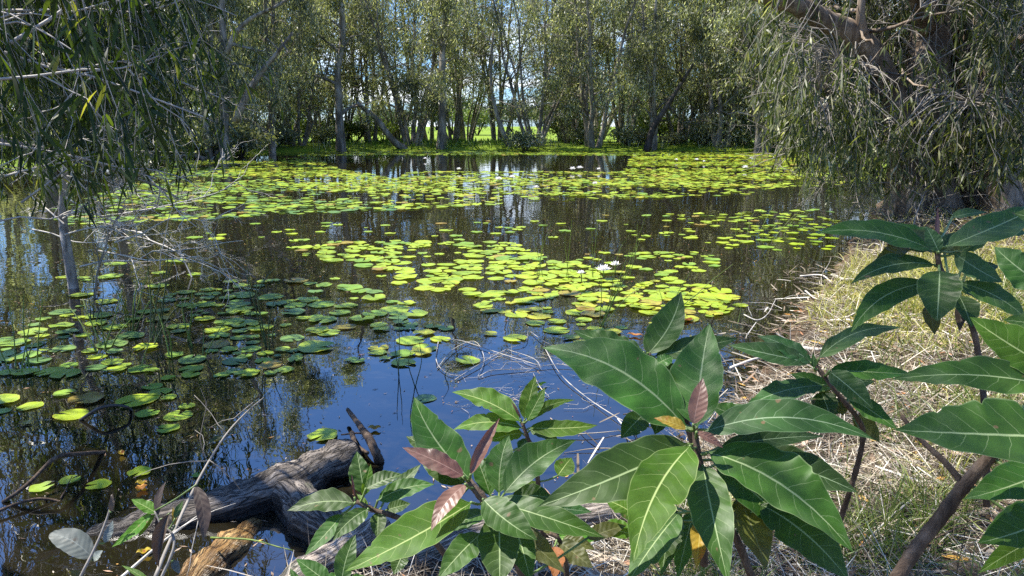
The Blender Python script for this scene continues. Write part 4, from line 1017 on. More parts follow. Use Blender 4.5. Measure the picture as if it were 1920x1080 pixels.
tag(mb.build('dry_grass', M['straw']), 'pale dry straw and dead grass lying over the right bank', 'dry grass', kind='stuff')
mb = MB()
for (n, x0, x1, y0, y1, smin, L0, L1, w, b) in [(13000, .5, 3.8, 1.0, 3.8, .25, .10, .42, .0034, 1), (5200, 1.8, 6.2, 2.8, 7.0, .4, .18, .60, .005, 1), (3000, 1.2, 5, 3.2, 8, .1, .12, .35, .005, 1)]:
    x, y, z = scatter(n * 2, x0, x1, y0, y1, smin, rr=rb)
    k = ((pond_sd(x, y) > 1.2) | (y < 3) | (rb.random(len(x)) < .3)) & (np.sin(x * 5.3 + 2 * np.sin(y * 3.7)) * np.cos(y * 4.3 + x * 1.1) > .1); x, y, z = x[k][:n], y[k][:n], z[k][:n]; n = len(x)
    d = rb.normal(size=(n, 3)) * .55 + UP
    blades(mb, np.stack([x, y, z], 1), d, rvec(n, rb), rb.uniform(L0, L1, n), rb.uniform(.6, 1.3, n) * w, rb.uniform(.1, .7, n), np.array([.9, 1, .8, .5, .05]))
tag(mb.build('green_grass', M['grass']), 'thin green grass growing through the straw on the right bank', 'grass', kind='stuff')
mb = MB()
x, y, z = scatter(9000, 4.0, 12, 7.2, 15.5, .05, rr=rb)
k = rb.random(len(x)) < np.clip(.35 + .5 * np.sin(x * 1.7) * np.cos(y * 1.1 + x), .05, 1); x, y, z = x[k], y[k], z[k]; n = len(x)
blades(mb, np.stack([x, y, z], 1), rb.normal(size=(n, 3)) * .5 + UP, rvec(n, rb), rb.uniform(.25, .75, n), rb.uniform(.006, .012, n), rb.uniform(.3, 1.0, n), np.array([.9, 1, .85, .6, .05]))
x, y, z = scatter(2600, 2.6, 5.5, 5.0, 9, .02, 1.6, rr=rb); n = len(x)
blades(mb, np.stack([x, y, z], 1), rb.normal(size=(n, 3)) * .5 + UP, rvec(n, rb), rb.uniform(.2, .5, n), rb.uniform(.005, .009, n), rb.uniform(.3, .9, n), np.array([.9, 1, .85, .6, .05]))
tag(mb.build('yellow_grass', M['grass_yellow']), 'long yellowing grass under the big bank tree', 'grass', kind='stuff')
mb = MB()
x, y, z = scatter(3600, -.9, 6, .7, 7.5, -.22, rr=rb); n = len(x)
d = rb.normal(size=(n, 3)) * [1, 1, .15]
blades(mb, np.stack([x, y, np.maximum(z, .004) + .008 + rb.random(n) * .03], 1), d, rvec(n, rb) * .35 + UP, rb.uniform(.05, .14, n), rb.uniform(.012, .03, n), rb.uniform(-.1, .15, n), np.array([.1, .75, 1, .7, .05]))
tag(mb.build('leaf_litter', M['litter']), 'brown and orange fallen leaves on the bank and in the shallows', 'leaf litter', kind='stuff')
mb = MB()
cx = rb.uniform(.2, 5.5, 5200); cy = rb.uniform(2.2, 9, 5200); cs = pond_sd(cx, cy); k_ = (cs > -.6) & (cs < 1.25); cx, cy, cs = cx[k_][:1900], cy[k_][:1900], cs[k_][:1900]
for x, y, sd_ in zip(cx, cy, cs):
    if sd_ < -.03 and rb.random() < .66: continue
    c = np.array([x, y, max(float(gz(x, y)), .0) + .012]); L = rb.uniform(.08, .42); d = nrm(rb.normal(size=3) * [1, 1, .14])
    if rb.random() < .5:
        tube(mb, spl([c - d * L / 2, c + rb.normal(size=3) * [.05, .05, .012] + UP * .01, c + d * L / 2], 3), np.linspace(.0042, .0018, 7), 4, cap=False)
    else:
        blades(mb, [c - d * L / 2 + UP * .015], [d], [UP + rb.normal(size=3) * .3], [L], [rb.uniform(.006, .016)], [rb.uniform(-.05, .12)], np.array([.7, 1, .95, .9, .4]))
tag(mb.build('twig_litter', M['straw']), 'mat of bleached reed and twig bits along the right shore', 'twig litter', kind='stuff')

def g(px, py, dz=.03):                   # a point lying on the bank or on the water there
    z = .1
    for _ in range(6):
        p = P(px, py, z); z = max(float(gz(p[0], p[1])), 0) + dz
    return P(px, py, z)
ST = [([(1484, 648), (1530, 655), (1580, 652), (1625, 640)], .016, 'long bleached stick lying along the shore left of the shrub leaves'),
      ([(1500, 518), (1540, 516), (1560, 530)], .012, 'white forked stick in the shallows near the right bank'),
      ([(1545, 602), (1590, 600), (1610, 606)], .014, 'short pale stick on the litter above the long bleached one'),
      ([(1395, 590), (1420, 600), (1440, 588), (1455, 560)], .006, 'thin forked white twig standing in the brown shallows'),
      ([(1510, 545), (1530, 560), (1560, 562)], .008, 'thin pale stick in the brown shallows below the white forked one'),
      ([(1370, 690), (1420, 672), (1470, 668)], .012, 'pale stick at the edge of the small blue pool'),
      ([(1560, 515), (1590, 525), (1630, 520)], .018, 'grey stick half buried under the shore straw'),
      ([(1430, 805), (1500, 790), (1550, 800)], .007, 'thin stick on the straw beneath the shrub'),
      ([(1600, 1040), (1680, 960), (1760, 900)], .005, 'thin stalk leaning across the straw at lower right'),
      ([(1440, 960), (1452, 1020), (1470, 1085)], .008, 'upright brown stick in the straw beneath the main rosette'),
      ([(1470, 940), (1485, 1000), (1490, 1085)], .006, 'second upright brown stick just right of the first beneath the main rosette'),
      ([(1650, 1040), (1750, 1010), (1860, 960)], .006, 'brown stick lying across the straw at the bottom right'),
      ([(1780, 905), (1860, 935), (1925, 955)], .006, 'thin grey stick behind the thick brown stem at the right'),
      ([(1010, 1020), (1080, 1000), (1160, 1010)], .006, 'pale stick across the dead leaves at the bottom middle')]
for i, (pts, rr, lb) in enumerate(ST):
    stick('fallen_stick', lb, [g(a, c, .03 + .02 * (k == 1)) for k, (a, c) in enumerate(pts)], (rr, rr * .55), 'pale_twig' if i < 9 else 'stem', 'stick', 6, 'sticks on the bank', 2, i)
# dry twig tangle under the big tree
mb = MB()
for k in range(46):
    x = rb.uniform(5.5, 11.5); y = rb.uniform(9.8, 14.5); z = float(gz(x, y))
    if pond_sd(np.array([x]), np.array([y]))[0] < .1: continue
    bare_twig(mb, np.array([x, y, z]), rb.normal(size=3) * [1, 1, .3] + UP * .45, rb.uniform(.6, 1.5), .010, 2, rb)
tag(mb.build('brushwood', M['twig']), 'tangle of dead grey brushwood under the big bank tree', 'brushwood', kind='stuff')

# bits afloat on the pond
mb = MB(); n = 4200
x = rb.uniform(-7, 4, n); y = 2.2 + 12 * rb.random(n) ** 1.3; k = pond_sd(x, y) < -.02; x, y = x[k], y[k]; n = len(x)
diamonds(mb, np.stack([x, y, np.full(n, .003) + rb.random(n) * .004], 1), rb.normal(size=(n, 3)) * [1, 1, .03], rb.normal(size=(n, 3)) * .08 + UP, rb.uniform(.006, .05, n) ** 1.0, rb.uniform(.003, .012, n))
tag(mb.build('floating_debris', M['litter']), 'small leaf bits and specks floating on the water', 'debris', kind='stuff')
mb = MB(); n = 2600
x = rng.uniform(-22, 24, n); y = rng.uniform(44, 60, n); s = pond_sd(x, y); k = (s > -.5) & (s < 1.6) & (np.sin(x * .9) + np.sin(x * 2.3 + 1) > -.3); x, y = x[k], y[k]; n = len(x)
blades(mb, np.stack([x, y, np.maximum(gz(x, y), -.05)], 1), rng.normal(size=(n, 3)) * .2 + UP, rvec(n), rng.uniform(.6, 1.3, n), rng.uniform(.03, .06, n), .2)
tag(mb.build('far_reeds', M['far_leaf']), 'ragged reeds along the far waterline', 'reeds', kind='stuff')

# rooted tufts, half dry and half green, with bare soil between
mg, ms = MB(), MB()
for k in range(800):
    x = rb.uniform(.7, 6.5); y = 1.1 + 7.9 * rb.random() ** 1.1; sd_ = float(pond_sd(np.array([x]), np.array([y]))[0])
    if sd_ < .35 or (sd_ < 1.3 and 3 < y < 6 and rb.random() < .75): continue
    n = int(rb.integers(18, 46)); z = float(gz(x, y)); q = rb.normal(size=(n, 2)) * .035
    L = rb.uniform(.16, .34) * (1 + .25 * min(sd_, 3)) * rb.uniform(.55, 1.1, n)
    blades(ms if rb.random() < .52 else mg, np.stack([x + q[:, 0], y + q[:, 1], np.full(n, z - .01)], 1), np.concatenate([q * 11, np.ones((n, 1))], 1) + rb.normal(size=(n, 3)) * .22, rvec(n, rb), L, rb.uniform(.003, .006, n), rb.uniform(.3, 1.0, n), np.array([.9, 1, .85, .6, .05]))
tag(mg.build('tussock_grass', M['grass']), 'rooted green grass tussocks on the right bank', 'grass', kind='stuff')
tag(ms.build('dry_tussock_grass', M['grass_yellow']), 'rooted yellowing grass tussocks on the right bank', 'grass', kind='stuff')
# ------------------------------------------------------------------ broad leaved shrubs in front
lr = np.random.default_rng(60)
def big_leaf(parent, b, t, w, d, mat='blade', dd=0.0, bow=0.0, arch=.05, fold=.16, wave=.5, label=None, kt=.8, dt=None, name='leaf', nb=(.55, .6), shape=(.75, 1.12)):
    pb = Q(b[0], b[1], d + dd)
    off = -kt * (t[1] - b[1]) * d / F
    off = np.clip(off, -.16, .14) if dt is None else dt
    pt = Q(t[0], t[1], d + dd + off)
    ax = pt - pb; L = np.linalg.norm(ax); a = ax / L
    cam = nrm(CAM - (pb + pt) / 2)
    n = nrm(cam * nb[0] + UP * nb[1] + lr.normal(size=3) * .10); n = nrm(n - a * np.dot(n, a)); sd = np.cross(n, a)
    view = -cam; vis = np.linalg.norm(sd - view * np.dot(sd, view)); vis = max(vis, .45)
    hw = .5 * w * (d + dd + off * .5) / F / vis * 1.0
    NU, NV = 54, 10; arch *= lr.uniform(.3, 1.9); wave *= lr.uniform(.6, 1.5)
    s = np.linspace(0, 1, NU + 1); v = np.linspace(-1, 1, NV + 1)
    p1, p2 = shape; f = s ** p1 * (1 - s) ** p2; f /= f.max(); f = f * np.clip(s / .06, 0, 1) ** .6
    f = np.maximum(f, .035 * (1 - s) + .004)
    sag = 4 * s * (1 - s)
    line = pb + np.outer(s, ax) + np.outer(sag * arch * L, n) + np.outer(sag * bow * L, sd)
    ph = lr.uniform(0, 6.28, 4); k = lr.uniform(1.6, 2.6); asy = 1 + .09 * lr.normal()
    SS, VV = np.meshgrid(s, v, indexing='ij')
    W_ = hw * f[:, None] * np.where(VV > 0, asy, 1 / asy)
    edge = 1 + .018 * np.sin(SS * 41 + ph[2] + VV) + .02 * np.sin(SS * 17 + ph[3])
    for _ in range(lr.integers(0, 4)):
        sg = lr.choice([-1, 1]); edge = edge * (1 - lr.uniform(.05, .22) * np.exp(-((SS - lr.uniform(.15, .95)) / lr.uniform(.008, .02)) ** 2) * (VV * sg > .35))
    lat = VV * W_ * edge
    hgt = np.abs(VV) ** 1.4 * W_ * fold + wave * .16 * hw * VV ** 2 * np.sign(VV) * np.sin(SS * 6.28 * k + ph[0]) * f[:, None] + wave * .10 * hw * VV ** 2 * np.sin(SS * 6.28 * 2.3 * k + ph[1]) * f[:, None] \
        - .012 * hw * np.abs(np.sin((SS * 8.5 - np.abs(VV) ** 1.35 * 1.15) * math.pi)) * (1 - VV ** 2) * 1.0
    V = line[:, None] + lat[..., None] * sd + hgt[..., None] * n
    mb = MB(); i, j = np.meshgrid(np.arange(NU), np.arange(NV), indexing='ij'); m = NV + 1
    mb.add(V, [np.stack([i * m + j, (i + 1) * m + j, (i + 1) * m + j + 1, i * m + j + 1], -1).reshape(-1, 4)], np.stack([SS, VV], -1))
    o = mb.build(name, M[mat], parent)
    if label: o['label'] = label
    return o
def shrub(label, stem, d0, leaves, group=None, r=(.010, .006), smat='stem'):
    base = stem[-1]; t = thing('broad_leaved_shrub', label, 'shrub', tuple(Q(*base)), group or 'broad leaved shrubs on the near bank')
    b = MB(); p = spl([Q(*q) for q in stem], 5); rr = np.linspace(r[1], r[0], len(p)) * (1 + .12 * (np.arange(len(p)) % 4 == 0)); tube(b, p, rr, 9, .05)
    b.build('stem', M[smat], t)
    for lf in leaves:
        bb, tt, w = lf[:3]; kw = dict(lf[3]) if len(lf) > 3 else {}
        o = big_leaf(t, bb, tt, w, d0, **kw)
        # short leaf stalk from the shoot to the leaf base
        c = Q(stem[0][0], stem[0][1], stem[0][2]); pb = Q(bb[0], bb[1], d0 + kw.get('dd', 0))
        dists = np.linalg.norm(p - pb, axis=1); c = p[dists.argmin()]
        if np.linalg.norm(pb - c) > .004:
            q = MB(); tube(q, spl([c, (c + pb) / 2 - UP * .003, pb + (pb - c) * .03], 3), .0022, 5); q.build('leaf_stalk', M['stem_green'], o)
    return t
B, L_, O, RD = dict, 'blade_light', 'blade_olive', 'blade_red'
# main rosette
shrub('large shrub with the biggest rosette of dark green leaves round a reddish shoot', [(1303, 805, 1.14), (1308, 850, 1.13), (1330, 930, 1.12), (1380, 1010, 1.15), (1420, 1110, 1.16)], 1.14, [
    ((1285, 800), (1016, 652), 112, B(bow=-.07, dd=.01)), ((1307, 800), (1331, 606), 96, B(bow=.02, kt=.5)), ((1320, 810), (1642, 826), 64, B(bow=.07, dd=-.02, mat='blade_blue', dt=-.03)),
    ((1350, 838), (1545, 818), 36, B(dd=.03, mat='blade_blue')), ((1328, 848), (1600, 1036), 104, B(bow=.05, dd=-.02)), ((1425, 945), (1594, 1092), 84, B(dd=.0, bow=.05)),
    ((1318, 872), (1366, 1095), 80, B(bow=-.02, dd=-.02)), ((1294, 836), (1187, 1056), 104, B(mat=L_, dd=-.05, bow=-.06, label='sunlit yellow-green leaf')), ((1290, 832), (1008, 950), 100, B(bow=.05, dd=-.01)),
    ((1272, 962), (1176, 1094), 64, B(dd=.01)), ((1400, 850), (1610, 924), 66, B(dd=.05, mat='blade_blue')), ((1300, 796), (1318, 708), 34, B(mat=RD, dd=-.03, kt=.3, name='young_leaf', label='reddish young leaf', wave=.2)),
    ((1287, 805), (1226, 784), 20, B(mat='blade_yellow', dd=-.03, name='young_leaf', label='curled yellow and orange leaf')), ((1306, 810), (1356, 840), 16, B(mat=RD, dd=-.05, name='young_leaf', label='small pinkish leaf', kt=.3)),
    ((1385, 932), (1437, 1070), 64, B(mat=O, dd=.03, label='dull olive hanging leaf')), ((1313, 975), (1305, 1068), 34, B(mat='blade_yellow', dd=.02, label='yellow olive leaf')),
    ((1208, 775), (1164, 822), 46, B(dd=.10)), ((1200, 972), (1132, 936), 36, B(mat=L_, dd=.12)), ((1186, 1002), (1118, 988), 34, B(mat=L_, dd=.14)), ((1345, 868), (1505, 1010), 62, B(dd=.06)),
    ((1240, 770), (1228, 815), 40, B(dd=.09)), ((1330, 880), (1300, 985), 48, B(dd=.05)), ((1262, 950), (1240, 1080), 50, B(dd=.07)), ((1410, 800), (1330, 760), 40, B(dd=.13)), ((1210, 870), (1120, 905), 34, B(dd=.12)), ((1300, 960), (1270, 1085), 44, B(dd=.1)), ((1400, 900), (1480, 860), 44, B(dd=.11)), ((1240, 900), (1165, 880), 30, B(mat=L_, dd=.16))], r=(.0065, .005))
shrub('smaller shrub shoot behind the main rosette with one tall upright leaf', [(1216, 662, 1.36), (1222, 690, 1.36), (1250, 740, 1.37), (1290, 800, 1.38), (1310, 900, 1.4), (1320, 1060, 1.42)], 1.36, [
    ((1213, 665), (1277, 546), 58, B(bow=-.08, kt=.4)), ((1205, 662), (1074, 619), 42, B(bow=.05)), ((1207, 660), (1124, 659), 24, B(mat='blade_light', dd=-.02)), ((1228, 668), (1384, 634), 42, B(bow=-.05)),
    ((1240, 690), (1292, 716), 36, B()), ((1232, 672), (1186, 686), 26, B(dd=.01)), ((1232, 682), (1262, 668), 26, B(dd=-.02)), ((1246, 700), (1200, 735), 34, B(dd=.02)), ((1250, 712), (1330, 720), 36, B(dd=.03))], r=(.008, .004))
shrub('shrub shoot right of the main rosette, leaves spread flat from a brown bent stem', [(1528, 684, 1.30), (1545, 705, 1.29), (1574, 743, 1.28), (1608, 785, 1.29), (1618, 820, 1.31), (1600, 900, 1.34), (1560, 1020, 1.4)], 1.29, [
    ((1520, 680), (1366, 647), 38, B(bow=.04, mat='blade_blue')), ((1524, 682), (1419, 629), 32, B(bow=-.04, mat='blade_blue')), ((1535, 672), (1701, 616), 40, B(bow=.07)), ((1556, 694), (1712, 702), 36, B(bow=-.06)),
    ((1555, 696), (1638, 768), 44, B(mat='blade_blue', dd=-.03)), ((1590, 742), (1684, 806), 34, B(dd=.01)), ((1543, 722), (1394, 766), 44, B(bow=-.05, dd=.02, mat='blade_blue')), ((1540, 734), (1560, 788), 46, B(dd=.04)),
    ((1575, 745), (1580, 780), 30, B(mat=O, dd=.04)), ((1560, 730), (1480, 700), 30, B(dd=.04)), ((1526, 690), (1524, 662), 10, B(dd=-.01, kt=.2)), ((1585, 755), (1500, 790), 36, B(dd=.05)), ((1600, 780), (1650, 830), 34, B(dd=.05, mat=O)), ((1560, 725), (1640, 715), 32, B(dd=.06))], r=(.005, .0038))
shrub('shrub against the bright straw, long dark leaves round a thin red-tipped shoot', [(1756, 462, 1.20), (1764, 505, 1.20), (1795, 552, 1.21), (1825, 620, 1.22), (1838, 690, 1.22), (1848, 800, 1.2), (1850, 950, 1.2)], 1.20, [
    ((1748, 468), (1530, 436), 44, B(bow=-.08)), ((1752, 496), (1594, 533), 40, B(bow=-.07)), ((1742, 530), (1595, 624), 52, B(bow=-.10, dd=.01)), ((1762, 508), (1757, 602), 74, B(dd=-.04, shape=(.6, .8))),
    ((1800, 530), (1930, 604), 40, B(bow=.05)), ((1790, 474), (1882, 530), 42, B(bow=-.05, mat='blade_blue')), ((1775, 462), (1948, 386), 62, B(bow=-.06, dd=-.02)), ((1760, 472), (1736, 424), 28, B(mat='blade_blue', kt=.3, dd=-.02)),
    ((1764, 472), (1796, 434), 26, B(mat='blade_blue', kt=.3)), ((1700, 452), (1638, 490), 34, B(mat=O, dd=.03, bow=.1)), ((1755, 470), (1700, 470), 18, B(dd=.02)), ((1800, 470), (1850, 455), 24, B(dd=.04)),
    ((1798, 554), (1822, 614), 38, B(dd=-.02)), ((1802, 570), (1799, 622), 20, B(mat='blade_brown', dd=-.01)), ((1742, 572), (1752, 628), 30, B(mat=O, dd=.03)), ((1812, 508), (1872, 498), 32, B(dd=.05)),
    ((1785, 408), (1850, 398), 20, B(dd=.2)), ((1848, 442), (1932, 436), 24, B(dd=.06)), ((1756, 462), (1758, 388), 8, B(mat=RD, kt=.15, name='young_leaf', label='narrow red upright young leaf', fold=.5)), ((1810, 480), (1700, 430), 30, B(dd=.08, mat=O)), ((1800, 540), (1880, 560), 36, B(dd=.06)), ((1770, 470), (1670, 420), 30, B(dd=.1))], r=(.0052, .004))
shrub('shrub at the right edge with a thick brown stem and the largest leaves', [(1985, 640, .92), (1960, 720, .93), (1905, 800, .95), (1848, 866, .97), (1806, 912, .98), (1770, 962, .99), (1722, 1022, 1.0), (1690, 1072, 1.0), (1660, 1130, 1.0)], .92, [
    ((1975, 545), (1864, 462), 66, B(mat='blade', bow=.05)), ((1990, 700), (1818, 594), 74, B(mat='blade_light', bow=.05, dd=.0)), ((2010, 735), (1668, 712), 66, B(bow=-.04)), ((2025, 820), (1676, 806), 128, B(bow=.03, dd=-.08)),
    ((1995, 862), (1806, 936), 82, B(bow=.06, dd=-.01)), ((1990, 955), (1832, 1018), 92, B(bow=.06, dd=-.02)), ((1960, 1005), (1834, 1075), 44, B(mat='blade_light', dd=.02)), ((2000, 440), (1900, 400), 50, B(dd=.05)), ((1985, 620), (1880, 600), 40, B(dd=.06))], r=(.0095, .0075))
b = MB(); tube(b, spl([Q(1806, 908, .98), Q(1770, 865, 1.0), Q(1728, 826, 1.03), Q(1690, 780, 1.05)], 4), np.linspace(.005, .003, 13), 7)
tag(b.build('bare_shoot', M['stem'], origin=Q(1806, 908, .98)), 'thin bare shoot branching left from the thick brown stem at right', 'shoot')
# front centre
shrub('front shrub with reddish young leaves and one big sunlit leaf pointing to lower left', [(878, 902, 1.16), (905, 934, 1.15), (918, 960, 1.15), (960, 1030, 1.2), (1000, 1120, 1.24)], 1.15, [
    ((884, 900), (776, 744), 76, B(bow=.08, dd=.03, kt=.6)), ((870, 893), (754, 839), 38, B(mat=RD, dd=-.02, name='young_leaf', label='glossy reddish young leaf', kt=.3)), ((882, 890), (937, 783), 22, B(mat=RD, dd=-.02, name='young_leaf', label='dark red upright young leaf', kt=.3, fold=.6)),
    ((873, 908), (808, 996), 34, B(mat=RD, dd=-.07, name='young_leaf', label='reddish young leaf hanging down', bow=-.06)), ((945, 926), (1081, 825), 60, B(bow=.06, dd=.03)), ((936, 926), (955, 816), 52, B(dd=.06, bow=.05)),
    ((906, 936), (1008, 1013), 62, B(bow=-.08, dd=-.05)), ((925, 940), (1134, 1008), 54, B(bow=-.05, dd=.0)), ((936, 965), (937, 1092), 78, B(dd=-.04, shape=(.7, .8))), ((968, 990), (996, 1092), 52, B(dd=.0)),
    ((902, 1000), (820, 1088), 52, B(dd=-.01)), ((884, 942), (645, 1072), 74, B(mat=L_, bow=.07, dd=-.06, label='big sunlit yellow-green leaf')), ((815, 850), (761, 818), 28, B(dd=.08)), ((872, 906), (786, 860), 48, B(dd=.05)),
    ((912, 962), (826, 1002), 34, B(dd=.03)), ((757, 1034), (738, 1078), 32, B(dd=.0)), ((960, 930), (1040, 935), 40, B(dd=.07)), ((920, 930), (890, 850), 36, B(dd=.08)), ((1000, 950), (1110, 960), 34, B(dd=.12, mat='blade_blue')),
    ((1100, 1010), (1175, 985), 30, B(mat=O, dd=.12)), ((940, 975), (1060, 1075), 48, B(dd=.08, mat=O))])
shrub('small shrub shoot over the fork of the log with a thin red bud', [(668, 940, 1.30), (700, 956, 1.30), (745, 970, 1.30), (800, 1000, 1.32), (850, 1060, 1.36)], 1.30, [
    ((664, 943), (538, 958), 40, B(bow=-.07)), ((690, 954), (624, 1014), 34, B(bow=-.07, dd=-.02)), ((642, 964), (571, 1042), 32, B(dd=.0, bow=.06)), ((683, 926), (669, 846), 40, B(kt=.5, dd=.02)),
    ((686, 916), (756, 889), 26, B(dd=-.01)), ((708, 938), (815, 908), 36, B(bow=.06)), ((709, 960), (708, 1011), 30, B()), ((665, 932), (659, 888), 5, B(mat=RD, kt=.15, name='young_leaf', label='thin bright red bud', fold=.4)),
    ((725, 956), (770, 944), 24, B(dd=.03)), ((680, 930), (695, 870), 18, B(mat='blade_light', dd=.0, kt=.3)), ((720, 940), (790, 870), 26, B(dd=.06)), ((690, 952), (668, 925), 10, B(mat='blade_light'))], r=(.006, .004))
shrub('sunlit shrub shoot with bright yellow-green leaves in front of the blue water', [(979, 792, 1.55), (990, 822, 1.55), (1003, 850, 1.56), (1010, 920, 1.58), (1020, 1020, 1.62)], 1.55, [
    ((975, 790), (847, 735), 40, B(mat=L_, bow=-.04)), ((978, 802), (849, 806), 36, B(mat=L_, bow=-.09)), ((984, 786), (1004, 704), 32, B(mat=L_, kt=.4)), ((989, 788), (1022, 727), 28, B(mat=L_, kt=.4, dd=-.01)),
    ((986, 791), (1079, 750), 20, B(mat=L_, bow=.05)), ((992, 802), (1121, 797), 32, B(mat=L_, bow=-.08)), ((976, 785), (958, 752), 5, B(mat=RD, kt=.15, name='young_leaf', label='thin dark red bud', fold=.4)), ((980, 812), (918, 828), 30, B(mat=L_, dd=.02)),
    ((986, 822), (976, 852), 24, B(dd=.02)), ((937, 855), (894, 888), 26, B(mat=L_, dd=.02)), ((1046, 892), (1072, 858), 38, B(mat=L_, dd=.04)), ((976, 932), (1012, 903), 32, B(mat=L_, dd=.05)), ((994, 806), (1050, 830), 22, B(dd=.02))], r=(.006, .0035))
shrub('cut off dark leaves of a low shrub at the bottom edge on the pale log', [(628, 1092, 1.1), (630, 1130, 1.1), (632, 1180, 1.12)], 1.1, [
    ((617, 1094), (555, 1048), 34, B(kt=.4)), ((640, 1094), (667, 1002), 38, B(kt=.5, bow=.04)), ((645, 1092), (600, 1090), 30, B()), ((560, 1098), (544, 1066), 14, B(kt=.3)), ((655, 1100), (690, 1082), 30, B(dd=.02))], r=(.006, .004))
shrub('broken shrub shoot with olive leaves and a dead orange leaf at the bottom middle', [(1030, 1000, 1.34), (1048, 1012, 1.34), (1060, 1050, 1.36), (1064, 1110, 1.38)], 1.34, [
    ((1048, 1015), (1112, 1066), 40, B(mat=O)), ((1040, 1024), (1040, 1086), 34, B(mat='blade_orange', label='dead orange leaf', dd=-.02)), ((1055, 1010), (1115, 1030), 26, B(mat=O, dd=.02)), ((1036, 1000), (1018, 978), 22, B(mat=O)), ((1044, 1008), (1140, 1000), 30, B(mat='blade_light', dd=.1))], r=(.005, .004))

# seedling with pale and dead leaves at lower left
shrub('dry sapling at lower left with one silvery leaf and curled dead leaves', [(210, 928, 1.72), (206, 955, 1.72), (190, 1000, 1.70), (172, 1040, 1.68), (150, 1085, 1.66), (140, 1130, 1.66)], 1.70, [
    ((172, 1045), (94, 1000), 44, B(mat='blade_grey', label='broad silvery grey leaf with a bitten edge', shape=(.5, .6), bow=-.06, kt=.3, wave=.2, nb=(.9, .3))), ((172, 1050), (193, 1032), 16, B(mat='blade_grey', kt=.3)),
    ((196, 1018), (212, 975), 15, B(mat='blade_grey', kt=.3)), ((150, 1082), (132, 1070), 16, B(mat=O, kt=.3)), ((208, 960), (211, 925), 10, B(mat='blade_brown', kt=.2))], r=(.004, .002), smat='twig')
shrub('young sapling at lower left with narrow green leaves and long brown dead ones', [(290, 958, 1.75), (303, 985, 1.74), (322, 1000, 1.74), (325, 1030, 1.72), (300, 1090, 1.7), (285, 1140, 1.7)], 1.75, [
    ((294, 962), (246, 936), 22, B(mat='blade_light', kt=.3)), ((285, 960), (209, 1026), 20, B(mat='blade_light', kt=.4, bow=.06)), ((290, 964), (259, 1008), 12, B(mat='blade_light', kt=.4)), ((297, 966), (312, 902), 13, B(mat='blade_brown', kt=.3, bow=.1)),
    ((298, 1004), (294, 962), 12, B(mat='blade_brown', kt=.2)), ((328, 972), (344, 938), 12, B(mat='blade', kt=.3)), ((366, 910), (380, 1018), 26, B(mat='blade_brown', kt=.3, bow=.08)), ((328, 985), (324, 950), 8, B(mat='blade_yellow', kt=.3)),
    ((318, 962), (298, 1065), 20, B(mat='blade_brown', kt=.3, bow=-.06, fold=.8)), ((280, 1090), (228, 1060), 10, B(mat='blade_light', kt=.3)), ((325, 1050), (336, 1076), 14, B(mat='blade_grey', kt=.3))], r=(.004, .002), smat='twig')
# loose leaves afloat
for (px, py, a, w, mt, lb) in [(265, 915, .05, .05, 'blade_orange', 'wet orange leaf afloat beside the log'), (265, 906, .06, .03, 'blade_yellow', 'curled yellow leaf on top of the wet orange one'), (702, 803, .08, .05, 'blade_yellow', 'ragged yellow leaf afloat beside the broken branch'),
                              (228, 850, .06, .03, 'blade_yellow', 'torn yellow leaf afloat in the dark water'), (270, 1035, .06, .03, 'blade_yellow', 'yellow leaf on the dark water under the saplings'), (1290, 600, .16, .05, 'blade_orange', 'orange dead leaf on the water beside the tall upright leaf'),
                              (1190, 628, .14, .05, 'blade_orange', 'brown-orange dead leaf at the edge of the yellow raft'), (1010, 722, .14, .04, 'blade_light', 'bright green blade lying on the water behind the sunlit shrub'), (405, 825, .10, .05, 'blade_olive', 'olive leaf hanging over the dark water by the long twig'), (1310, 700, .14, .06, 'blade_brown', 'dark dead leaf at the water edge behind the main rosette')]:
    p = P(px, py, .012); e = p + nrm(lr.normal(size=3) * [1, .6, .0]) * a; d = p - CAM
    n = 14; s = np.linspace(0, 1, n + 1); v = np.linspace(-1, 1, 5); SS, VV = np.meshgrid(s, v, indexing='ij'); f = (np.sin(s * math.pi) ** .7)[:, None]
    ax = e - p; sd = nrm(np.cross(UP, ax)); V = p - ax / 2 + SS[..., None] * ax + (VV * f * w * .5 * (1 + .15 * np.sin(SS * 23)))[..., None] * sd + (.012 * VV ** 2 * f + .006 * np.sin(SS * 9))[..., None] * UP
    b = MB(); i, j = np.meshgrid(np.arange(n), np.arange(4), indexing='ij'); b.add(V, [np.stack([i * 5 + j, (i + 1) * 5 + j, (i + 1) * 5 + j + 1, i * 5 + j + 1], -1).reshape(-1, 4)], np.stack([SS, VV], -1))
    tag(b.build('floating_leaf', M[mt], origin=p), lb, 'leaf', 'loose leaves on the water')

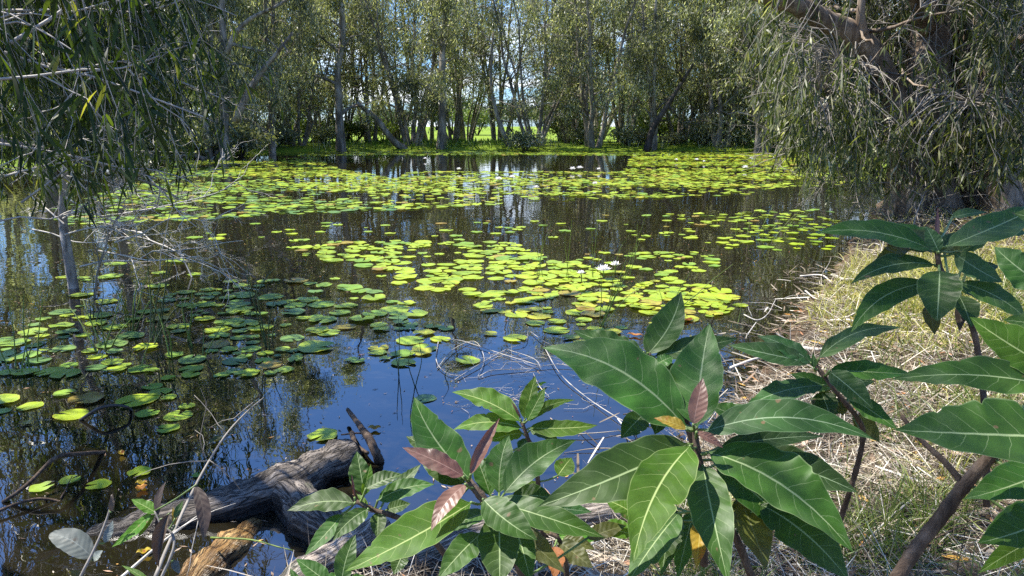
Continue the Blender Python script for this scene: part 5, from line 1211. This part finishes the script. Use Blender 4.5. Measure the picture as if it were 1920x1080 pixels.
# ------------------------------------------------------------------ sky, sun, camera
sc = bpy.context.scene
wd = bpy.data.worlds.new('World'); sc.world = wd; wd.use_nodes = True
nt = wd.node_tree; nt.nodes.clear()
wo = nt.nodes.new('ShaderNodeOutputWorld'); bg = nt.nodes.new('ShaderNodeBackground')
sky = nt.nodes.new('ShaderNodeTexSky'); sky.sky_type = 'NISHITA'; sky.sun_disc = False
sky.sun_elevation = math.asin(SUN[2]); sky.sun_rotation = math.atan2(SUN[0], SUN[1])
sky.air_density = 1.0; sky.dust_density = .6; sky.ozone_density = 4.5
tc = nt.nodes.new('ShaderNodeTexCoord')
sx = nt.nodes.new('ShaderNodeSeparateXYZ'); nt.links.new(tc.outputs['Generated'], sx.inputs[0])
zz = math_(nt, 'ADD', math_(nt, 'MAXIMUM', sx.outputs[2], 0.0), .14)
cv = nt.nodes.new('ShaderNodeCombineXYZ')
nt.links.new(math_(nt, 'DIVIDE', sx.outputs[0], zz), cv.inputs[0]); nt.links.new(math_(nt, 'DIVIDE', sx.outputs[1], zz), cv.inputs[1])
cl = noise(nt, .75, cv.outputs[0], 5, .6, .4)
low = ramp(nt, [(.0, .22), (.28, .02), (.42, -.12)], sx.outputs[2])
low = math_(nt, 'MULTIPLY_ADD', math_(nt, 'SUBTRACT', .30, sx.outputs[2]), .6, -.06)
mask = ramp(nt, [(.54, 0), (.68, .95)], math_(nt, 'ADD', cl, low))
blue = mixc(nt, 1.0, sky.outputs[0], (.66, .92, 1.30), 'MULTIPLY')
col = mixc(nt, mask, blue, (9.5, 10.0, 10.8))
nt.links.new(col, bg.inputs[0]); bg.inputs[1].default_value = .092
nt.links.new(bg.outputs[0], wo.inputs[0])
sl = bpy.data.lights.new('sun', 'SUN'); sl.energy = 5.0; sl.angle = rad(.5); sl.color = (1, .95, .86)
so = bpy.data.objects.new('sun', sl); C.objects.link(so)
from mathutils import Vector
so.rotation_euler = Vector(SUN).to_track_quat('Z', 'Y').to_euler()
cam = bpy.data.cameras.new('camera'); co = bpy.data.objects.new('camera', cam); C.objects.link(co)
cam.sensor_width = 36; cam.lens = F / 1920 * 36; cam.clip_end = 5000; cam.clip_start = .05
co.location = CAM; co.rotation_euler = (math.pi / 2 - PITCH, 0, 0)
sc.camera = co
vs = sc.view_settings; vs.view_transform = 'Standard'; vs.look = 'None'; vs.gamma = 1; vs.exposure = 1.18
sc.cycles.use_denoising = False
sc.cycles.max_bounces = 7; sc.cycles.diffuse_bounces = 3; sc.cycles.glossy_bounces = 3; sc.cycles.transmission_bounces = 3
sc.cycles.transparent_max_bounces = 8; sc.cycles.caustics_reflective = False; sc.cycles.caustics_refractive = False
